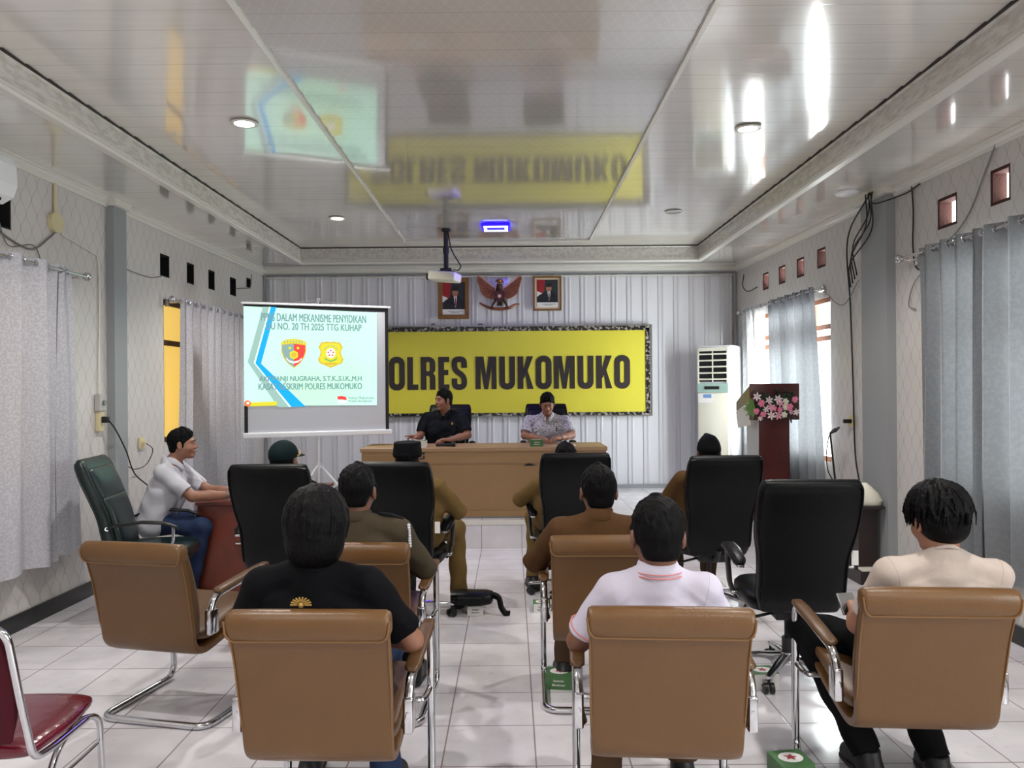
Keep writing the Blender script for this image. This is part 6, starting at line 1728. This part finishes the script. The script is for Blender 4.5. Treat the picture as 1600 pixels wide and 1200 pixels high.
    if cap:
        F = Field(lo_, hi_, hh)
        if cap[0] == 'baseball':
            F.ell(hp(0, -.012, .040), (.086 * hr, .106 * hr, .092 * hr), 0, RmA, clip=[(hp(0, 0, .022), np.array(Rm @ Vector((0, .12, -1)).normalized()))])
            F.ell(hp(0, .110, .026), (.070 * hr, .075 * hr, .010), 0.01, RmA)
            o = F.build('cap', cap[1], root)
            m = MB(); m.ball(hp(0, .095, .070), (.02, .012, .02), 8); m.build('cap_badge', 'emblem_gold', o)
            m = MB(); m.tube([hp(.07, .0, .03), hp(.089, .03, .035), hp(.08, .06, .05), hp(.05, .095, .06)], .005, 6); m.build('cap_braid', 'emblem_gold', o, smooth=True)
        elif cap[0] == 'field':
            F.cone(hp(0, -.010, .04), hp(0, -.008, .098), .098, .092, 0.0, clip=[(hp(0, 0, .012), np.array(Rm @ Vector((0, 0, -1)))), (hp(0, 0, .115), np.array(Rm @ Vector((0, -.05, 1)).normalized()))])
            o = F.build('cap', cap[1], root)
            rg = [hp(.099 * math.cos(a), -.010 + .099 * math.sin(a), .03) for a in [2 * math.pi * k / 24 for k in range(24)]]
            m = MB(); m.tube(rg, .004, 6, closed=True); m.build('cap_band', 'cap_black', o, smooth=True)
        else:                       # rimless cap, oval and slightly pointed
            F.ell(hp(0, -.012, .02), (.084 * hr, .108 * hr, .115 * hr), 0, RmA, clip=[(hp(0, 0, .012), np.array(Rm @ Vector((0, 0, -1)))), (hp(0, 0, .118), np.array(Rm @ Vector((0, 0, 1))))])
            F.cone(hp(0, -.07, .10), hp(0, .07, .115), .030, .022, 0.03)
            F.build('cap', cap[1], root)
    if extras: extras(root, dict(HC=HC, NB=NB, SH=SH, EL=EL, WR=WR, hp=hp, hip=hip, AN=AN, KN=KN, sh_z=sh_z, lean=lean))
    return root


# helper extras -----------------------------------------------------------------
def surf_patch(root, name, pts, material, r=.004, closed=False):
    return MB().tube(pts, r, 6, closed=closed).build(name, material, root, smooth=40)

def sleeve_ring(root, S_, E_, t, r, material, name='sleeve_trim', w=.003):
    a = Vector(S_) * (1 - t) + Vector(E_) * t; d = (Vector(E_) - Vector(S_)).normalized(); u = d.orthogonal().normalized(); v = d.cross(u)
    pts = [a + u * r * math.cos(q) + v * r * math.sin(q) for q in [2 * math.pi * k / 24 for k in range(24)]]
    return MB().tube(pts, w, 6, closed=True).build(name, material, root, smooth=40)

def ex_black(root, k):
    c = Vector((k['NB'][0] - .01, k['lean'] - .128, k['sh_z'] - .035))
    m = MB()
    for a in range(0, 181, 20): m.tube([c + Vector((0.012 * math.cos(R(a)), 0, 0.012 * math.sin(R(a)))), c + Vector((0.035 * math.cos(R(a)), -.001, 0.026 * math.sin(R(a))))], .003, 5)
    m.ball(c, .010, 8); m.build('gold_emblem', 'emblem_gold', root)
    rg = [k['hp'](.098 * math.cos(a), -.010, .030 + .108 * math.sin(a)) for a in [R(q) for q in range(20, 161, 10)]]
    MB().tube(rg, .004, 6).build('headband', 'cable_black', root, smooth=40)
def ex_white(root, k):
    for s in (-1, 1): sleeve_ring(root, k['SH'][s], k['EL'][s], .74, .0635, 'pink_trim')
    NB = k['NB']
    pts = [(NB[0] + .0885 * math.cos(a), NB[1] + .097 * math.sin(a), NB[2] + .006) for a in [R(q) for q in range(190, 351, 10)]]
    MB().tube(pts, .0028, 6).build('collar_trim', 'pink_trim', root, smooth=40)
    pts = [(NB[0] + .086 * math.cos(a), NB[1] + .094 * math.sin(a), NB[2] + .017) for a in [R(q) for q in range(190, 351, 10)]]
    MB().tube(pts, .0022, 6).build('collar_trim', 'pink_trim', root, smooth=40)
def ex_olive(root, k):
    for s in (-1, 1):
        a = Vector(k['SH'][s]); n_ = Vector(k['NB'])
        p0 = n_ * .45 + a * .55 + Vector((0, 0, .063)); p1 = a + Vector((s * .03, 0, .060))
        m = MB(); m.tube([p0, (p0 + p1) / 2 + Vector((0, 0, .008)), p1], .022, 8, flat=.22, up=(0, 0, 1)); m.build('epaulette', 'cap_black', root, smooth=40)
    s = 1; a = Vector(k['SH'][s])
    m = MB()
    for q in range(9):
        t = q / 8; m.ball(a + Vector((.060 + .006 * t, -.035, .035 - .10 * t)), .009, 8)
    m.build('white_cord', 'cloth_white_plain', root, smooth=True)
def ex_watch(side):
    def f(root, k):
        sleeve_ring(root, k['EL'][side], k['WR'][side], .90, .031, 'watch', 'wristwatch', .006)
    return f
def ex_speaker1(root, k):
    ex_watch(-1)(root, k)
    m = MB(); m.ball((-.10, k['lean'] + .125, k['sh_z'] - .06), (.012, .008, .016), 8); m.build('chest_badge', 'emblem_gold', root)
def ex_speaker2(root, k):
    ex_watch(-1)(root, k)
    m = MB(); m.tube([(-.10, k['lean'] + .125, k['sh_z'] - .11), (-.10, k['lean'] + .13, k['sh_z'] - .055)], .005, 6); m.build('pen', 'cap_black', root)

def at_chair(ch, dy=0.0, dx=0.0):
    c = Matrix.Rotation(ch.rotation_euler.z, 3, 'Z') @ Vector((dx, dy, 0))
    return ch.location.x + c.x, ch.location.y + c.y, math.degrees(ch.rotation_euler.z)

x, y, rz = at_chair(BROWN['A'], .01, -.045)
person('person with black hair and hairband in a black shirt with gold emblem, front left', x, y, rz, top=1.232, seat=.55, lean=-.155, hipy=-.07, headfwd=.03, sw=.19, pitch=3, yaw=4, shirt='cloth_black', trousers='jeans', hair='bob', bulk=1.02, headscale=1.09,
       elbows={-1: (-.30, -.05, .69), 1: (.315, -.04, .69)}, wrists={-1: (-.24, .20, .66), 1: (.10, .20, .645)}, ankles={-1: (-.16, .33, .09), 1: (.17, .20, .09)}, knees={-1: (-.14, .34, .53), 1: (.14, .34, .53)}, extras=ex_black, face=False, seams='arm')
x, y, rz = at_chair(BROWN['B'], .01, -.01)
person('person with short black hair in a white polo shirt with pink collar stripes', x, y, rz, top=1.20, seat=.55, lean=-.15, hipy=-.07, headfwd=.02, headscale=1.12, sw=.160, yaw=6, shirt='cloth_white_shirt', trousers='trousers_brown', skin='skin_dark', hair='short', bulk=.98,
       elbows={-1: (-.275, -.06, .68), 1: (.25, -.04, .69)}, wrists={-1: (-.16, .17, .66), 1: (.12, .2, .64)}, knees={-1: (-.15, .30, .53), 1: (.14, .34, .53)}, ankles={-1: (-.17, .12, .09), 1: (.14, .30, .09)}, extras=ex_white, face=False, seams='yoke')
x, y, rz = at_chair(BROWN['C'], .02, .115)
person('person with tousled black hair in a cream shirt and black trousers at the right', x, y, rz, top=1.202, seat=.55, lean=-.17, hipy=-.06, headfwd=.04, yaw=14, pitch=6, sw=.185, shirt='cloth_cream', trousers='trousers_black', hair='shaggy', headscale=1.05, collar=False, sleeve='short', shirt_hem=0.0,
       elbows={-1: (-.265, -.06, .67), 1: (.24, -.02, .69)}, wrists={-1: (-.20, .13, .655), 1: (.05, .16, .66)}, hands={-1: {'dir': (.25, .9, .25), 'curl': 50}}, knees={-1: (-.36, .30, .54), 1: (-.02, .36, .54)}, ankles={-1: (-.17, .10, .09), 1: (.08, .06, .09)}, face=False, seams='crew')
x, y, rz = at_chair(BROWN['E'], .01, -.035)
person('person with short hair in an olive uniform with epaulettes and white cord', x, y, rz, top=1.218, seat=.55, lean=-.15, hipy=-.07, headfwd=.03, headscale=1.08, yaw=-4, sw=.20, bulk=1.08, shirt='cloth_olive', trousers='trousers_black', hair='short', sleeve='long', skin='skin_dark',
       elbows={-1: (-.30, -.05, .69), 1: (.315, -.04, .70)}, wrists={-1: (-.18, .18, .66), 1: (.20, .20, .64)}, ankles={-1: (-.15, .34, .09), 1: (.20, .30, .09)}, extras=ex_olive, face=False, seams='arm')
x, y, rz = at_chair(BROWN['F'], .01, -.01)
person('person with short hair in a brown uniform in the second row right of the aisle', x, y, rz, top=1.19, seat=.55, lean=-.15, hipy=-.07, headfwd=.05, headscale=1.12, yaw=6, sw=.20, bulk=1.08, shirt='cloth_brown', trousers='trousers_brown', hair='short', sleeve='long', skin='skin_dark',
       elbows={-1: (-.325, -.03, .69), 1: (.30, -.02, .69)}, wrists={-1: (-.22, .20, .64), 1: (.15, .2, .64)}, ankles={-1: (-.17, .16, .09), 1: (.15, .3, .09)}, face=False)
x, y, rz = at_chair(EXEC['G1'], .02)
person('person in a dark green cap with gold braid, behind the desk at left', x, y, rz, top=1.242, seat=.60, lean=-.12, hipy=-.04, headfwd=.03, headscale=1.06, yaw=-16, shirt='cloth_charcoal', hair='nape', cap=('baseball', 'cap_green'), wrists={-1: (-.1, .22, .7), 1: (.1, .22, .7)}, elbows={-1: (-.24, -.02, .76), 1: (.24, -.02, .76)}, knees={-1: (-.12, .38, .56), 1: (.12, .38, .56)}, ankles={-1: (-.12, .42, .09), 1: (.12, .42, .09)}, face=False, skin='skin_dark', res=.0075)
x, y, rz = at_chair(EXEC['G2'], .02, .02)
person('person in a flat black cap and khaki uniform left of the aisle', x, y, rz, top=1.235, seat=.60, lean=-.12, hipy=-.04, headfwd=.03, yaw=0, shirt='cloth_khaki_light', trousers='cloth_khaki_light', hair='nape', cap=('field', 'cap_black'), sleeve='long', skin='skin_dark', sw=.20, bulk=1.1,
       elbows={-1: (-.28, -.0, .76), 1: (.325, .02, .75)}, wrists={-1: (-.15, .25, .72), 1: (.28, .25, .73)}, knees={-1: (-.13, .40, .55), 1: (.24, .40, .55)}, ankles={-1: (-.13, .42, .09), 1: (.27, .34, .09)}, face=False, res=.0075)
x, y, rz = at_chair(EXEC['G3'], .02, -.03)
person('person with dark hair in a khaki uniform in the black chair before the table', x, y, rz, top=1.17, seat=.60, lean=-.12, hipy=-.04, headfwd=.05, yaw=4, shirt='cloth_khaki_light', trousers='cloth_khaki_light', hair='short', sleeve='long', skin='skin_dark', sw=.20, bulk=1.12,
       elbows={-1: (-.34, .0, .74), 1: (.30, .0, .75)}, wrists={-1: (-.22, .25, .72), 1: (.2, .25, .72)}, knees={-1: (-.20, .36, .55), 1: (.13, .40, .55)}, ankles={-1: (-.22, .20, .09), 1: (.13, .42, .09)}, face=False, res=.0075)
x, y, rz = at_chair(EXEC['G4'], .02, -.01)
person('person in a rimless black cap and brown uniform at the front right', x, y, rz, top=1.235, seat=.60, lean=-.12, hipy=-.04, headfwd=.05, yaw=-3, shirt='cloth_khaki', trousers='trousers_brown', hair='nape', cap=('songkok', 'cap_black'), sleeve='long', skin='skin_dark', sw=.20, bulk=1.1,
       elbows={-1: (-.31, .0, .76), 1: (.28, .0, .76)}, wrists={-1: (-.15, .25, .72), 1: (.15, .25, .72)}, knees={-1: (-.13, .40, .55), 1: (.13, .40, .55)}, ankles={-1: (-.13, .42, .09), 1: (.13, .42, .09)}, face=False, res=.0075)
# man at the desk, turned to his right-hand side of the room
person('person in a white short-sleeved shirt and blue jeans sitting sideways at the red-brown desk', -2.755, 6.03, -84, top=1.295, seat=.60, lean=.14, hipy=.03, headfwd=.085, yaw=4, pitch=-2, shirt='cloth_white_plain', trousers='jeans', hair='short', skin='skin', sw=.19, bulk=1.05,
       elbows={-1: (-.17, .37, .80), 1: (.19, .35, .80)}, wrists={-1: (-.08, .60, .795), 1: (.09, .60, .795)}, hands={-1: {'dir': (0, 1, -.1), 'curl': 22}, 1: {'dir': (-.1, 1, -.1), 'curl': 22}}, knees={-1: (-.10, .40, .56), 1: (.13, .40, .56)}, ankles={-1: (-.10, .34, .09), 1: (.13, .30, .09)}, shirt_hem=-.02, res=.006, extras=ex_watch(1))
# the two speakers behind the table
person('person in a black polo shirt pointing sideways behind the table', -0.76, 8.87, 180, z=PLAT_Z, top=1.305, seat=.60, lean=.0, hipy=-.08, headfwd=.05, yaw=-52, pitch=0, shirt='cloth_charcoal', trousers='trousers_black', hair='short', skin='skin', sw=.200, bulk=1.06, legs=True,
       elbows={-1: (-.27, .10, .80), 1: (.265, .10, .79)}, wrists={-1: (-.08, .30, .765), 1: (.27, .32, .80)}, hands={-1: {'dir': (.9, .35, 0), 'curl': 30}, 1: {'dir': (.8, .6, .05), 'palm': (-.5, 0, -1), 'curls': [4, 60, 70, 75]}}, knees={-1: (-.12, .34, .55), 1: (.12, .34, .55)}, ankles={-1: (-.12, .30, .09), 1: (.12, .30, .09)}, extras=ex_speaker1, res=.006)
person('person in a white patterned shirt looking down at a phone behind the table', 0.40, 8.90, 180, z=PLAT_Z, top=1.262, seat=.60, lean=.03, hipy=-.08, headfwd=.075, yaw=0, pitch=26, shirt='cloth_batik', trousers='trousers_black', hair='short', skin='skin', sw=.20, bulk=1.08,
       elbows={-1: (-.27, .15, .79), 1: (.255, .15, .79)}, wrists={-1: (-.11, .37, .775), 1: (.10, .37, .775)}, hands={-1: {'dir': (.6, .8, 0), 'curl': 40}, 1: {'dir': (-.6, .8, 0), 'curl': 40}}, knees={-1: (-.12, .34, .55), 1: (.12, .34, .55)}, ankles={-1: (-.12, .30, .09), 1: (.12, .30, .09)}, extras=ex_speaker2, res=.006)

ph = empty('phone', (1.425, 3.33, .64), R(10), 'grey phone held by the person in cream shirt at the right', 'phone')
MB().box(-.038, .038, -.005, .005, -.02, .075, bev=.003, mtx=Matrix.Rotation(R(-35), 4, 'X')).build('case', 'steel_dull', ph)
